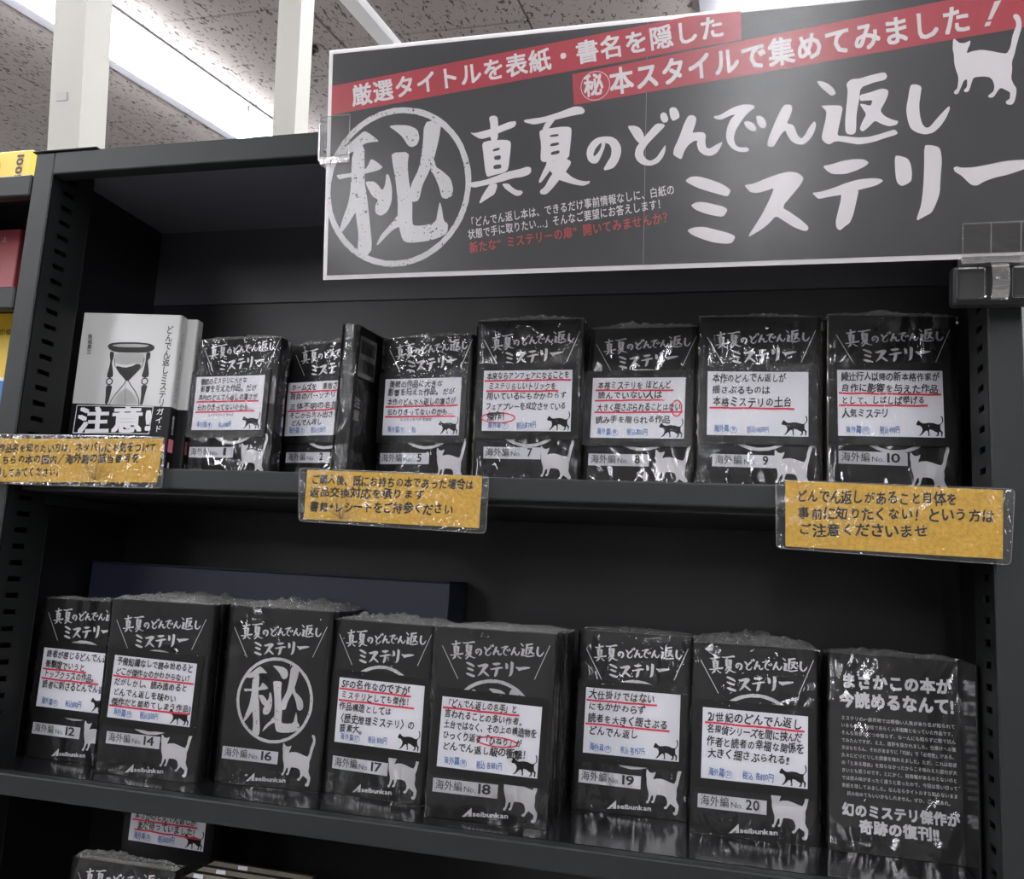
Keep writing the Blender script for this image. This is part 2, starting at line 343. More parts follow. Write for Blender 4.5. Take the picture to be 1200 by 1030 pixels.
# outlines of the brush lettering, circled character and cat, in tenths of a millimetre on the banner
GL={'line1':[[[(4869,1348),(4915,1360),(4947,1342),(4954,1274),(4954,1139),(4889,1138),(4886,1273)]],[[(4704,1228),(4748,1218),(4874,1241),(4952,1262),(5049,1294),(5108,1296),(5111,1268),(5093,1243),(5000,1217),(4882,1175),(4800,1162),(4742,1197)]],[[(4813,1131),(4883,1147),(5027,1143),(5070,1122),(5067,1046),(5052,889),(5021,864),(4934,848),(4865,832),(4847,890),(4829,1025)],[(4910,1067),(4972,1081),(4973,1059),(4914,1048)],[(4922,1007),(4982,1015),(4983,976),(4928,976)],[(4922,931),(4989,936),(4988,899),(4920,897)]],[[(4692,782),(4726,796),(4840,807),(4934,833),(5034,866),(5157,885),(5213,901),(5247,892),(5253,859),(5233,832),(5171,814),(5097,811),(4998,785),(4822,759),(4753,748),(4714,763)]],[[(4892,771),(4951,774),(4959,749),(4938,683),(4888,655),(4851,635),(4813,610),(4801,617),(4825,673),(4867,736)]],[[(4998,768),(5055,768),(5086,735),(5131,705),(5174,700),(5184,682),(5163,659),(5125,657),(5075,688),(5024,727)]],[[(5175,1300),(5247,1305),(5345,1311),(5466,1338),(5562,1367),(5610,1381),(5670,1374),(5699,1340),(5686,1313),(5636,1309),(5564,1300),(5479,1285),(5370,1267),(5272,1253),(5223,1266),(5186,1278)]],[[(5370,1273),(5449,1285),(5419,1245),(5386,1200),(5335,1200)]],[[(5311,1193),(5347,1208),(5493,1219),(5565,1214),(5588,1197),(5587,1119),(5576,1012),(5573,965),(5547,940),(5426,936),(5378,929),(5343,934),(5328,957),(5332,1077)],[(5403,1154),(5476,1161),(5480,1141),(5407,1138)],[(5413,1083),(5484,1090),(5484,1066),(5409,1057)],[(5417,1011),(5490,1023),(5490,994),(5418,984)]],[[(5383,939),(5438,944),(5427,878),(5380,809),(5333,754),(5314,765),(5349,847),(5378,905)]],[[(5547,948),(5590,922),(5584,892),(5549,841),(5490,767),(5431,698),(5384,655),(5335,661),(5329,692),(5370,719),(5417,807),(5476,875),(5427,890),(5438,944)]],[[(5426,926),(5488,898),(5543,841),(5598,790),(5659,759),(5719,747),(5752,751),(5749,728),(5696,709),(5624,725),(5551,749),(5490,773),(5441,817),(5403,868)]],[[(5717,973),(5725,1026),(5760,1077),(5807,1106),(5866,1111),(5925,1105),(5972,1074),(6003,1019),(6006,960),(5982,891),(5948,846),(5918,836),(5874,827),(5862,842),(5894,897),(5922,942),(5927,1001),(5908,1043),(5873,1058),(5837,1064),(5791,1016),(5774,964),(5784,949),(5804,959),(5811,892),(5770,890),(5733,919)]],[[(5837,1064),(5876,1061),(5868,1017),(5851,970),(5828,918),(5805,890),(5785,898),(5786,951),(5804,967),(5827,996),(5844,1042)]],[[(6050,1186),(6114,1182),(6155,1161),(6185,1112),(6194,1065),(6169,1019),(6128,1057),(6092,1113)]],[[(6287,1189),(6350,1179),(6356,1158),(6306,1109),(6255,1060),(6215,1016),(6187,971),(6188,930),(6218,893),(6252,885),(6292,906),(6331,962),(6365,1012),(6365,959),(6344,903),(6304,859),(6242,842),(6178,857),(6135,893),(6115,941),(6126,999),(6163,1049),(6225,1121)]],[[(6317,1260),(6343,1276),(6366,1264),(6384,1220),(6375,1192),(6341,1188),(6321,1219)]],[[(6388,1295),(6410,1313),(6445,1303),(6468,1260),(6472,1219),(6418,1194),(6395,1237)]],[[(6542,1235),(6587,1231),(6608,1203),(6594,1140),(6573,1090),(6612,1093),(6662,1089),(6683,1065),(6678,1008),(6687,961),(6715,953),(6759,979),(6814,1004),(6803,965),(6771,915),(6727,892),(6671,902),(6626,942),(6611,1001),(6619,1023),(6591,1025),(6546,994),(6513,944),(6494,879),(6463,895),(6425,923),(6433,978),(6461,1034),(6482,1091),(6509,1170)]],[[(6735,1211),(6788,1216),(6854,1253),(6920,1282),(6996,1290),(7051,1275),(7057,1254),(7019,1229),(6981,1192),(6944,1137),(6912,1083),(6899,1021),(6913,968),(6947,946),(7001,945),(7021,925),(7002,906),(6947,909),(6892,936),(6853,984),(6837,1042),(6845,1110),(6872,1177),(6910,1214),(6866,1206),(6800,1177),(6755,1188)]],[[(6974,1147),(6998,1156),(7047,1135),(7075,1088),(7065,1063),(7027,1074),(6990,1106)]],[[(7068,1191),(7101,1188),(7134,1163),(7149,1111),(7135,1084),(7102,1092),(7074,1139)]],[[(7278,1261),(7308,1262),(7334,1255),(7342,1220),(7325,1165),(7299,1111),(7342,1102),(7363,1072),(7380,1015),(7412,981),(7438,1011),(7464,1065),(7506,1118),(7520,1089),(7507,1028),(7476,975),(7429,935),(7376,942),(7333,973),(7306,1020),(7289,1061),(7257,1024),(7226,970),(7205,935),(7173,934),(7154,952),(7166,1008),(7203,1107),(7244,1205)]],[[(7517,1425),(7549,1428),(7602,1401),(7644,1361),(7663,1317),(7629,1300),(7592,1335),(7549,1377)]],[[(7553,1232),(7604,1231),(7692,1224),(7713,1202),(7704,1147),(7687,1060),(7674,988),(7732,981),(7814,964),(7896,962),(7978,978),(8038,995),(8089,1008),(8112,976),(8089,962),(8018,945),(7938,920),(7835,907),(7753,928),(7665,948),(7616,922),(7586,939),(7560,971),(7567,1024),(7589,1123),(7594,1184),(7573,1208)]],[[(7735,1389),(7773,1422),(7830,1420),(7911,1440),(8013,1456),(8032,1419),(8014,1393),(7932,1381),(7838,1349),(7831,1259),(7812,1139),(7812,1006),(7783,986),(7736,1001),(7730,1090),(7739,1222),(7748,1333)]],[[(7831,1292),(7913,1308),(7994,1332),(8040,1314),(8037,1275),(8016,1222),(7981,1159),(8017,1112),(8078,1080),(8113,1070),(8103,1042),(8048,1033),(7997,1053),(7946,1087),(7906,1044),(7860,1005),(7836,1027),(7854,1081),(7884,1139),(7853,1191),(7834,1224),(7863,1221),(7914,1200),(7929,1246),(7873,1245),(7837,1246)]],[[(8198,1341),(8236,1342),(8274,1321),(8266,1256),(8257,1181),(8263,1104),(8278,1038),(8304,1003),(8333,1007),(8377,1063),(8426,1119),(8465,1159),(8472,1137),(8446,1069),(8407,1007),(8358,962),(8299,952),(8239,973),(8199,1006),(8178,1067),(8165,1156),(8181,1253),(8188,1307)]]],'line2':[[[(6523,704),(6567,736),(6626,735),(6708,709),(6790,675),(6848,641),(6884,607),(6861,557),(6803,576),(6722,604),(6639,635),(6574,669)]],[[(6571,504),(6618,528),(6676,525),(6758,502),(6828,481),(6863,453),(6829,397),(6760,410),(6678,434),(6607,468)]],[[(6545,302),(6597,326),(6679,326),(6773,298),(6866,270),(6926,240),(6902,185),(6844,182),(6751,197),(6658,231),(6587,264)]],[[(6986,645),(7055,650),(7156,689),(7246,717),(7324,732),(7391,716),(7434,675),(7414,627),(7360,559),(7272,452),(7339,408),(7418,346),(7474,290),(7469,262),(7441,257),(7363,292),(7296,340),(7228,388),(7184,333),(7128,288),(7072,255),(7027,228),(7026,245),(7071,315),(7126,407),(7181,522),(7214,609),(7169,594),(7090,574),(7033,583),(7004,617)]],[[(7570,759),(7641,769),(7713,790),(7806,799),(7878,790),(7907,763),(7883,739),(7817,708),(7735,685),(7642,691),(7600,721)]],[[(7495,555),(7549,557),(7643,580),(7746,618),(7838,640),(7941,643),(7991,634),(8012,617),(7962,584),(7839,558),(7711,526),(7613,515),(7545,502),(7520,525)]],[[(7711,557),(7706,478),(7693,425),(7671,322),(7677,273),(7704,249),(7739,281),(7772,303),(7797,359),(7823,485),(7838,563)]],[[(8088,805),(8128,802),(8181,779),(8202,738),(8213,669),(8209,607),(8183,585),(8141,568),(8109,595),(8096,653)]],[[(8295,871),(8336,871),(8388,856),(8409,832),(8420,747),(8411,623),(8407,499),(8377,410),(8351,355),(8300,329),(8253,301),(8248,320),(8278,415),(8290,528),(8297,687)]],[[(8498,686),(8518,698),(8554,684),(8635,683),(8726,696),(8846,717),(8975,719),(9049,712),(9073,696),(9044,672),(8975,648),(8876,615),(8777,596),(8707,572),(8662,543),(8626,549),(8595,578),(8554,626),(8508,657)]]],'hi':[[[(3726,1314),(3790,1276),(3874,1206),(3808,1208),(3729,1199),(3605,1118),(3493,1111),(3461,1110),(3492,1155),(3586,1208),(3664,1270)]],[[(3463,934),(3514,938),(3602,943),(3744,969),(3767,997),(3796,1061),(3852,1028),(3913,980),(3878,953),(3753,931),(3627,909),(3547,902),(3496,890)]],[[(3612,1132),(3729,1213),(3739,858),(3766,739),(3796,532),(3832,259),(3782,195),(3711,205),(3690,249),(3698,389),(3660,597),(3612,866)]],[[(3609,881),(3747,873),(3683,625),(3592,482),(3522,404),(3506,419),(3542,544),(3586,660),(3607,777)]],[[(3747,858),(3818,861),(3866,829),(3911,768),(3937,818),(3942,917),(3973,903),(4003,785),(4003,668),(3967,582),(3905,544),(3850,573),(3848,646),(3878,689),(3822,721),(3773,798)]],[[(3953,1337),(4023,1343),(4147,1330),(4225,1288),(4247,1214),(4229,1157),(4183,1135),(4144,1148),(4088,1232),(4025,1288)]],[[(4285,1342),(4391,1363),(4444,1337),(4426,1194),(4385,1023),(4342,910),(4284,798),(4257,669),(4212,652),(4177,666),(4169,790),(4250,945),(4276,1117)]],[[(3988,1100),(4154,1097),(4141,981),(4161,819),(4196,658),(4197,513),(4205,447),(4293,443),(4414,462),(4434,588),(4447,647),(4468,586),(4486,477),(4528,447),(4522,368),(4440,328),(4328,304),(4175,296),(4113,320),(4079,431),(4061,519),(4060,665),(4028,885),(4001,1004)]],[[(4076,562),(4094,452),(4018,419),(3942,349),(3881,286),(3868,297),(3910,380),(3986,457)]],[[(4385,1023),(4402,950),(4463,910),(4540,841),(4565,753),(4559,689),(4507,663),(4461,680),(4436,775),(4388,879),(4349,932)]]],'cat':[[[(8487,1658),(8497,1665),(8531,1628),(8567,1624),(8609,1642),(8603,1608),(8589,1578),(8581,1544),(8619,1558),(8682,1563),(8745,1548),(8807,1527),(8854,1517),(8877,1563),(8888,1641),(8903,1687),(8916,1725),(8911,1756),(8893,1786),(8895,1805),(8914,1810),(8937,1792),(8950,1747),(8950,1695),(8935,1645),(8916,1568),(8905,1509),(8886,1450),(8890,1397),(8883,1329),(8898,1288),(8920,1252),(8918,1204),(8907,1153),(8888,1131),(8857,1137),(8847,1154),(8857,1168),(8876,1177),(8878,1225),(8856,1240),(8813,1267),(8790,1237),(8767,1199),(8740,1195),(8728,1210),(8741,1223),(8767,1243),(8772,1286),(8758,1331),(8735,1352),(8691,1361),(8632,1359),(8621,1334),(8605,1274),(8594,1253),(8570,1253),(8564,1269),(8586,1289),(8587,1350),(8565,1343),(8544,1288),(8526,1244),(8507,1240),(8494,1257),(8506,1273),(8520,1286),(8527,1342),(8525,1377),(8505,1441),(8496,1486),(8494,1547),(8485,1584)]]]}

# ================================================================ the shop around the bookcase (upright world)
def lampunit(x, y0, y1, src=None):
    if src:
        r = src.copy(); COL.objects.link(r); r.location = (x, (y0+y1)/2, CEIL)
        for ch in list(src.children):
            cc = ch.copy(); COL.objects.link(cc); cc.parent = r
        return r
    r = empty('fluorescent_light', (x, (y0+y1)/2, CEIL), lean=False)
    L = (y1-y0)/2-.001
    bm = bmesh.new()
    # tray housing: flat pan with two sloped sides and a raised middle ridge
    prof = [(-.160, 0), (-.160, -.008), (-.060, -.012), (-.005, -.012), (.040, -.004), (.085, -.012), (.130, -.008), (.130, 0)]
    vs = [];
    for yy in (-L, L):
        vs.append([bm.verts.new((px, yy, pz)) for px, pz in prof])
    for i in range(len(prof)-1): bm.faces.new((vs[0][i], vs[0][i+1], vs[1][i+1], vs[1][i]))
    bm.faces.new(vs[0][::-1]); bm.faces.new(vs[1]); bm.faces.new((vs[0][-1], vs[0][0], vs[1][0], vs[1][-1]))
    bm_obj('housing', bm, M['lampwhite'], r)
    for sx in (-.030, .106):
        bm = bmesh.new(); bmesh.ops.create_cone(bm, cap_ends=True, segments=14, radius1=.0165, radius2=.0165, depth=2*L-.016)
        bmesh.ops.rotate(bm, verts=bm.verts, cent=(0, 0, 0), matrix=Matrix.Rotation(math.pi/2, 3, 'X'))
        bmesh.ops.translate(bm, verts=bm.verts, vec=(sx, 0, -.042)); bm_obj('tube', bm, M['tube'], r, True)
        for e in (-L+.004, L-.004): box('lamp_holder', (sx-.012, sx+.012, e-.005, e+.005, -.054, -.008), M['lampwhite'], r, .002)
    return r
CEIL = 2.75
room = (-5.2, 5.2, -4.6, 5.4)
def struct(name, b, m):
    o = box(name, b, m); o['kind'] = 'structure'; return o
struct('floor', (room[0], room[1], room[2], room[3], -.1, 0), M['floor'])
struct('ceiling', (room[0], room[1], room[2], room[3], CEIL+.012, CEIL+.1), M['tile'])
struct('wall_back', (room[0], room[1], room[3], room[3]+.1, 0, CEIL), M['wall'])
struct('wall_front', (room[0], room[1], room[2]-.1, room[2], 0, CEIL), M['wall'])
struct('wall_left', (room[0]-.1, room[0], room[2], room[3], 0, CEIL), M['wall'])
struct('wall_right', (room[1], room[1]+.1, room[2], room[3], 0, CEIL), M['wall'])
ceil_o = bpy.data.objects['ceiling']
bm = bmesh.new(); TX, TY = .606, .455
box_bm(bm, -TX/2+.0022, TX/2-.0022, -TY/2+.0022, TY/2-.0022, 0, .012, .003)
tme = bpy.data.meshes.new('ceiling_tile'); bm.to_mesh(tme); bm.free(); tme.materials.append(M['tile'])
for i in range(-5, 6):
    for j in range(-2, 8):
        o = bpy.data.objects.new('ceiling_tile', tme); COL.objects.link(o); o.parent = ceil_o
        o.location = (.066-TX/2+i*TX+(TX/2 if False else 0), 1.855-TY/2+j*TY-3*TY+((TY/2) if i % 2 else 0), CEIL)
lamps = []
LU = 1.25
for k in range(-2, 3):
    x = -1.21+1.93*k
    for j in range(7):
        y0 = -4.0+j*LU
        lamps.append((x, y0, y0+LU))
src = None
for li, (x, y0, y1) in enumerate(lamps):
    if abs(x) > 5: continue
    r = lampunit(x, y0, y1, src); src = src or r
    where = {-1.21: 'left of the narrow post', .72: 'over the right part of the bookcase'}.get(round(x, 2), 'in an outer row beyond the frame')
    tag(r, 'white twin-tube ceiling light '+where+(', %s from the front wall' % ['first', 'second', 'third', 'fourth', 'fifth', 'sixth', 'seventh'][li % 7] if 'outer' not in where else ''), 'light', 'fluorescent lights '+where, lean=False)
t = struct('trim_1', (-.40, -.352, -1, 3.2, CEIL-.03, CEIL-.0005), M['railwhite'])

# white posts standing behind the bookcase
def post(x0, x1, y0, y1, lab):
    r = empty('square_post', ((x0+x1)/2, (y0+y1)/2, 0), (0, math.radians(2.0), 0), lean=False)
    tag(r, lab, 'post', lean=False)
    w = (x1-x0)/2; d = (y1-y0)/2; z0 = 0; z1 = CEIL
    sh = math.tan(math.radians(2.0))*2.0
    bm = bmesh.new(); box_bm(bm, -w, w, -d, d, .02, z1-.02, .002, 2); o = bm_obj('shaft', bm, M['post'], r)
    o2 = box('joint_strip', (w-.012, w+.0015, -d-.0015, -d+.012, .02, z1-.02), M['post'], r)
    box('base_plate', (-w-.02, w+.02, -d-.02, d+.02, .002, .012), M['post'], r)
    return r
p1 = post(-.380, -.320, .50, .56, 'wide off-white square post behind the left end of the bookcase, with a tape mark')
p2 = post(.019, .056, .50, .542, 'narrower off-white square post behind the bookcase, beside the banner')
for r, x in ((p1, -.350), (p2, .0375)): # lean a little: shift the foot so that the visible length stays in place
    r.location.x = x-math.tan(math.radians(2.0))*2.05
box('tape_piece', (-.016, .004, -.0312, -.0302, 2.03, 2.043), M['lgrey'], p1)
# small dark sensor on the ceiling
s = empty('ceiling_anchor', (-.64, 1.87, CEIL), lean=False); tag(s, 'small dark round fitting on the ceiling tile beside the narrow post', 'ceiling fitting', lean=False)
bm = bmesh.new(); bmesh.ops.create_cone(bm, cap_ends=True, segments=20, radius1=.022, radius2=.016, depth=.012); bmesh.ops.translate(bm, verts=bm.verts, vec=(0, 0, -.006)); bm_obj('rose', bm, M['grey'], s)
bm = bmesh.new(); bmesh.ops.create_cone(bm, cap_ends=True, segments=14, radius1=.006, radius2=.010, depth=.016); bmesh.ops.translate(bm, verts=bm.verts, vec=(0, 0, -.019)); bm_obj('nozzle', bm, M['grey'], s)

# ================================================================ the bookcase (leaning frame; x right, z up, y depth)
W = .88; Z1 = .2875; ZT = .6169; ZLOW = -.2400; TH = .0193
case = empty('bookcase', (0, 0, -1.16)); tag(case, 'tall charcoal steel bookcase with slotted uprights under the black banner', 'bookcase')
case_z = 1.16
def upright(x0, x1, inner, z0, z1, parent, zo):
    """folded steel post: front flange, outer web and an inner web with a column of slots"""
    bm = bmesh.new()
    box_bm(bm, x0, x1, 0, .0035, z0, z1, .0012)
    ow = (x0, x0+.0015) if inner > 0 else (x1-.0015, x1)
    iw = (x1-.0015, x1) if inner > 0 else (x0, x0+.0015)
    box_bm(bm, *ow, .002, .060, z0, z1)
    box_bm(bm, x0, x1, .0585, .060, z0, z1)
    bmesh.ops.translate(bm, verts=bm.verts, vec=(0, 0, zo)); o = bm_obj('upright', bm, M['steel'], parent)
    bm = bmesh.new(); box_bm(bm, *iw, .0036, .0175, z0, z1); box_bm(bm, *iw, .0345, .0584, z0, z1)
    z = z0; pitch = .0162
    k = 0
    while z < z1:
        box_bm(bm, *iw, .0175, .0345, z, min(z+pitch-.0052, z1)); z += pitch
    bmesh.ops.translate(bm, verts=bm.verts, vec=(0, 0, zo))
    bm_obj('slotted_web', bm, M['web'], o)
    bm = bmesh.new(); xx = (x0+.006, x0+.008) if inner > 0 else (x1-.008, x1-.006)
    box_bm(bm, *xx, .012, .042, z0+zo, z1+zo-.02); bm_obj('slot_shade_sheet', bm, M['slot'], o)  # near-black sheet painting the shade of the hollow post behind the slots
    return o
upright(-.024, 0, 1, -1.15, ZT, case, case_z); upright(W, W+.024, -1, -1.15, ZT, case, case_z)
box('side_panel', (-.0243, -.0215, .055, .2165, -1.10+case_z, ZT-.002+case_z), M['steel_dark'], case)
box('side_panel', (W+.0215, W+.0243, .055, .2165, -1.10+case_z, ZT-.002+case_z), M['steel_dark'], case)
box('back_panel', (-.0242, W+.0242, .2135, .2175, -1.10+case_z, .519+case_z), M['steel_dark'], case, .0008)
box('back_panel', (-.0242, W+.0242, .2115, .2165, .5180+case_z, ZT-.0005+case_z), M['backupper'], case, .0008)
rail = box('top_rail', (.0005, W-.0005, -.0005, .0165, ZT-.0248+case_z, ZT+case_z), M['steel'], case, .0016, 2)
box('top_panel', (-.0235, W+.0235, .0150, .2178, ZT-.0030+case_z, ZT+.0004+case_z), M['toppanel'], case)
box('end_cap', (-.0275, .052, -.002, .062, ZT+.0006+case_z, ZT+.0022+case_z), M['steel'], case, .0007)
for z in (Z1, 0.0, ZLOW):
    s = box('shelf', (.0012, W-.0012, .0135, .213, z-.006+case_z, z+case_z), M['shelf'], case)
    bm = bmesh.new(); box_bm(bm, .0012, W-.0012, -.0008, .0130, z-TH+case_z, z+case_z, .0016, 2)
    o = bm_obj('shelf_lip', bm, M['steel'], s)
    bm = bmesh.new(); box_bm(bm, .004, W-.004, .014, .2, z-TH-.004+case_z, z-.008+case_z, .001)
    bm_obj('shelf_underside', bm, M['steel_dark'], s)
    for bx in (.0015, W-.0035):
        box('shelf_bracket', (bx, bx+.002, .05, .2, z-.034+case_z, z-.0245+case_z), M['steel'], s)
# glossy end plate at the right end of the middle shelf
bm = bmesh.new(); box_bm(bm, W-.0045, W-.0025, .046, .105, .0005, .158, .0006)
pl = bm_obj('end_plate', bm, M['shelf']); tag(pl, 'glossy black end plate against the slotted right upright, beside the back-cover book', 'end plate')
pl.data.materials[0] = M['shelf']

# ================================================================ books
def cover_me(w, h, t):
    """bound cover: front board, rounded spine on the right, back board; open at the left"""
    th = .0005; R_ = min(.0022, t*.3)
    prof = [(0.0004, 0)]
    for k in range(6):
        a = -math.pi/2+k*(math.pi/2)/5; prof.append((w-R_+R_*math.cos(a), R_+R_*math.sin(a)))
    for k in range(6):
        a = k*(math.pi/2)/5; prof.append((w-R_+R_*math.cos(a), t-R_+R_*math.sin(a)))
    prof.append((.0004, t))
    inn = [(prof[0][0], th)]+[(p[0]-th*math.cos(-math.pi/2+k*(math.pi/2)/5), p[1]-th*math.sin(-math.pi/2+k*(math.pi/2)/5)) for k, p in enumerate(prof[1:7])]
    inn += [(p[0]-th*math.cos(k*(math.pi/2)/5), p[1]-th*math.sin(k*(math.pi/2)/5)) for k, p in enumerate(prof[7:13])]+[(prof[-1][0], t-th)]
    n = len(prof); v = []
    for z in (0, h):
        v += [(p[0], p[1], z) for p in prof]; v += [(p[0], p[1], z) for p in inn]
    f = []
    for i in range(n-1):
        f.append((i, i+1, 2*n+i+1, 2*n+i)); f.append((n+i+1, n+i, 3*n+i, 3*n+i+1))
        f.append((i+1, i, n+i, n+i+1)); f.append((2*n+i, 2*n+i+1, 3*n+i+1, 3*n+i))
    f.append((0, 2*n, 3*n, n)); f.append((n-1, 2*n-1, 4*n-1, 3*n-1))
    return me_from('cover', v, f)
def pages_me(w, h, t):
    bm = bmesh.new(); box_bm(bm, .0022, w-.0012, .0007, t-.0007, .0012, h-.0012, 0)
    # fine layers of paper seen on the top and fore edge
    me = bpy.data.meshes.new('pages'); bm.to_mesh(me); bm.free(); return me
def wrap_me(w, h, t, seed):
    """loose shrink film round the book: rumpled faces that close over top and bottom"""
    rn = random.Random(seed); g = .0011; nx, nz, ny = 14, 18, 3
    bm = bmesh.new()
    per = []
    for i in range(nx): per.append((-g+(w+2*g)*i/nx, -g, 'f'))
    for i in range(ny): per.append((w+g, -g+(t+2*g)*i/ny, 's'))
    for i in range(nx): per.append((w+g-(w+2*g)*i/nx, t+g, 'b'))
    for i in range(ny): per.append((-g, t+g-(t+2*g)*i/ny, 's'))
    rings = []
    for k in range(nz+1):
        z = -.0001+(h+g)*k/nz; row = []
        for x, y, s in per:
            j = rn.uniform(-.00032, .00032) if 0 < k < nz else 0
            jx, jy = (0, j) if s in 'fb' else (j, 0)
            row.append(bm.verts.new((x+jx, y+jy, z)))
        rings.append(row)
    n = len(per)
    for k in range(nz):
        for i in range(n): bm.faces.new((rings[k][i], rings[k][(i+1) % n], rings[k+1][(i+1) % n], rings[k+1][i]))
    me = bpy.data.meshes.new('plastic_wrap'); bm.to_mesh(me); bm.free()
    me.polygons.foreach_set('use_smooth', [True]*len(me.polygons)); return me
def wraptop_me(w, h, t, seed, amp):
    """crumpled gathered film closing the top of the wrap"""
    rn = random.Random(seed); nx, ny = 34, 6; bm = bmesh.new(); G = []
    hump = [rn.uniform(.35, 1) for _ in range(8)]
    for i in range(nx+1):
        row = []
        for j in range(ny+1):
            u = i/nx; vv = j/ny; e = math.sin(math.pi*min(1, max(0, u)))**.5*math.sin(math.pi*vv)**.7
            q = u*7; a = hump[int(q) % 8]*(1-q % 1)+hump[(int(q)+1) % 8]*(q % 1)
            z = h+.0010+amp*e*a*(.35+.75*rn.random())
            row.append(bm.verts.new((-.0008+(w+.0016)*u+rn.uniform(-.0018, .0018)*e, -.0008+(t+.0016)*vv+rn.uniform(-.0010, .0010)*e, z)))
        G.append(row)
    for i in range(nx):
        for j in range(ny): bm.faces.new((G[i][j], G[i+1][j], G[i+1][j+1], G[i][j+1]))
    me = bpy.data.meshes.new('wrap_seam'); bm.to_mesh(me); bm.free(); return me

# shared prints of the common cover design (metres from the cover's lower left corner)
def scaled(name, x0, x1, y0):
    P = GL[name]; xs = [p[0]*1e-4 for g in P for l in g for p in l]; ys = [p[1]*1e-4 for g in P for l in g for p in l]
    k = (x1-x0)/(max(xs)-min(xs)); F = Flat()
    for g in P: F.poly([[((p[0]*1e-4-min(xs))*k+x0, (p[1]*1e-4-min(ys))*k+y0) for p in l] for l in g])
    return F
F = scaled('line1', .0139, .0960, .1315)
F2 = scaled('line2', .0285, .0850, .1180)
o = len(F.v); F.v += F2.v; F.f += [tuple(o+i for i in t) for t in F2.f]
TITLE = F.mesh('title_print', -.00025); TITLE.materials.append(M['white'])
F = Flat().line((.0067, .1426), (.0223, .1156), .00055).line((.1010, .1490), (.0890, .1200), .00055)
SLASH = F.mesh('slash_print', -.00025); SLASH.materials.append(M['white'])
def hi_flat(cx, cy, k, jit=.004):
    F = Flat()
    for g in GL['hi']: F.poly([[((p[0]*1e-4-.4040)*k+cx, (p[1]*1e-4-.0795)*k*1.03+cy) for p in l] for l in g], 1)
    F.ring(cx, cy, .0700*k, .0052*k, 96, .985, jit)
    return F
HI = hi_flat(.0543, .0782, .56).mesh('circle_print', -.00025); HI.materials.append(M['worn'])
F = scaled('cat', .0668, .0985, .0040)
CAT = F.mesh('cat_print', -.00025); CAT.materials.append(M['white'])
F = Flat().poly([(.0327, .0030), (.0408, .0112), (.0412, .0040), (.0386, .0037), (.0384, .0062), (.0352, .0032)])
for q in (0, 1, 2): F.line((.0340+.0014*q, .0034), (.0406, .0098-.0016*q), .00025)
text(F, 'seibunkan', (.0418, .0040), (.0725, .0052), .0048, .030)
LOGO = F.mesh('publisher_logo', -.00025); LOGO.materials.append(M['white'])
_bc = [(560,650),(575,668),(582,710),(575,745),(545,775),(540,800),(545,850),(572,880),(565,930),(560,945),(548,940),(550,890),(530,870),(522,890),(515,925),(490,938),(478,925),(498,915),(500,885),(470,870),(435,845),(395,835),(392,870),(398,920),(375,928),(375,915),(382,905),(368,850),(345,850),(300,895),(275,915),(250,912),(270,900),(292,870),(303,830),(295,800),(270,772),(235,768),(220,750),(240,710),(255,695),(270,712),(295,735),(330,745),(390,737),(450,745),(500,768),(535,768),(560,745),(567,710),(560,675),(550,655)]
def black_cat(x1, y0):   # lower right corner of the card
    return Flat().poly([((x-595)/16400.+x1, (960-(y-.075*(x-595)))/16400.+y0) for x, y in _bc])
bookcache = {}
def book_body(root, w, h, t, seed, amp, film=True, cm='black', wm='wrap'):
    key = (round(w, 4), round(h, 4), round(t, 4), cm)
    if key not in bookcache:
        a = cover_me(w, h, t); a.materials.append(M[cm]); b = pages_me(w, h, t); b.materials.append(M['pages']); bookcache[key] = (a, b)
    a, b = bookcache[key]
    link('cover', a, None, root); link('pages', b, None, root)
    if film:
        wo = link('plastic_wrap', wrap_me(w, h, t, seed), M[wm], root)
        link('wrap_seam', wraptop_me(w, h, t, seed+1, amp), M['wraptop'], wo)
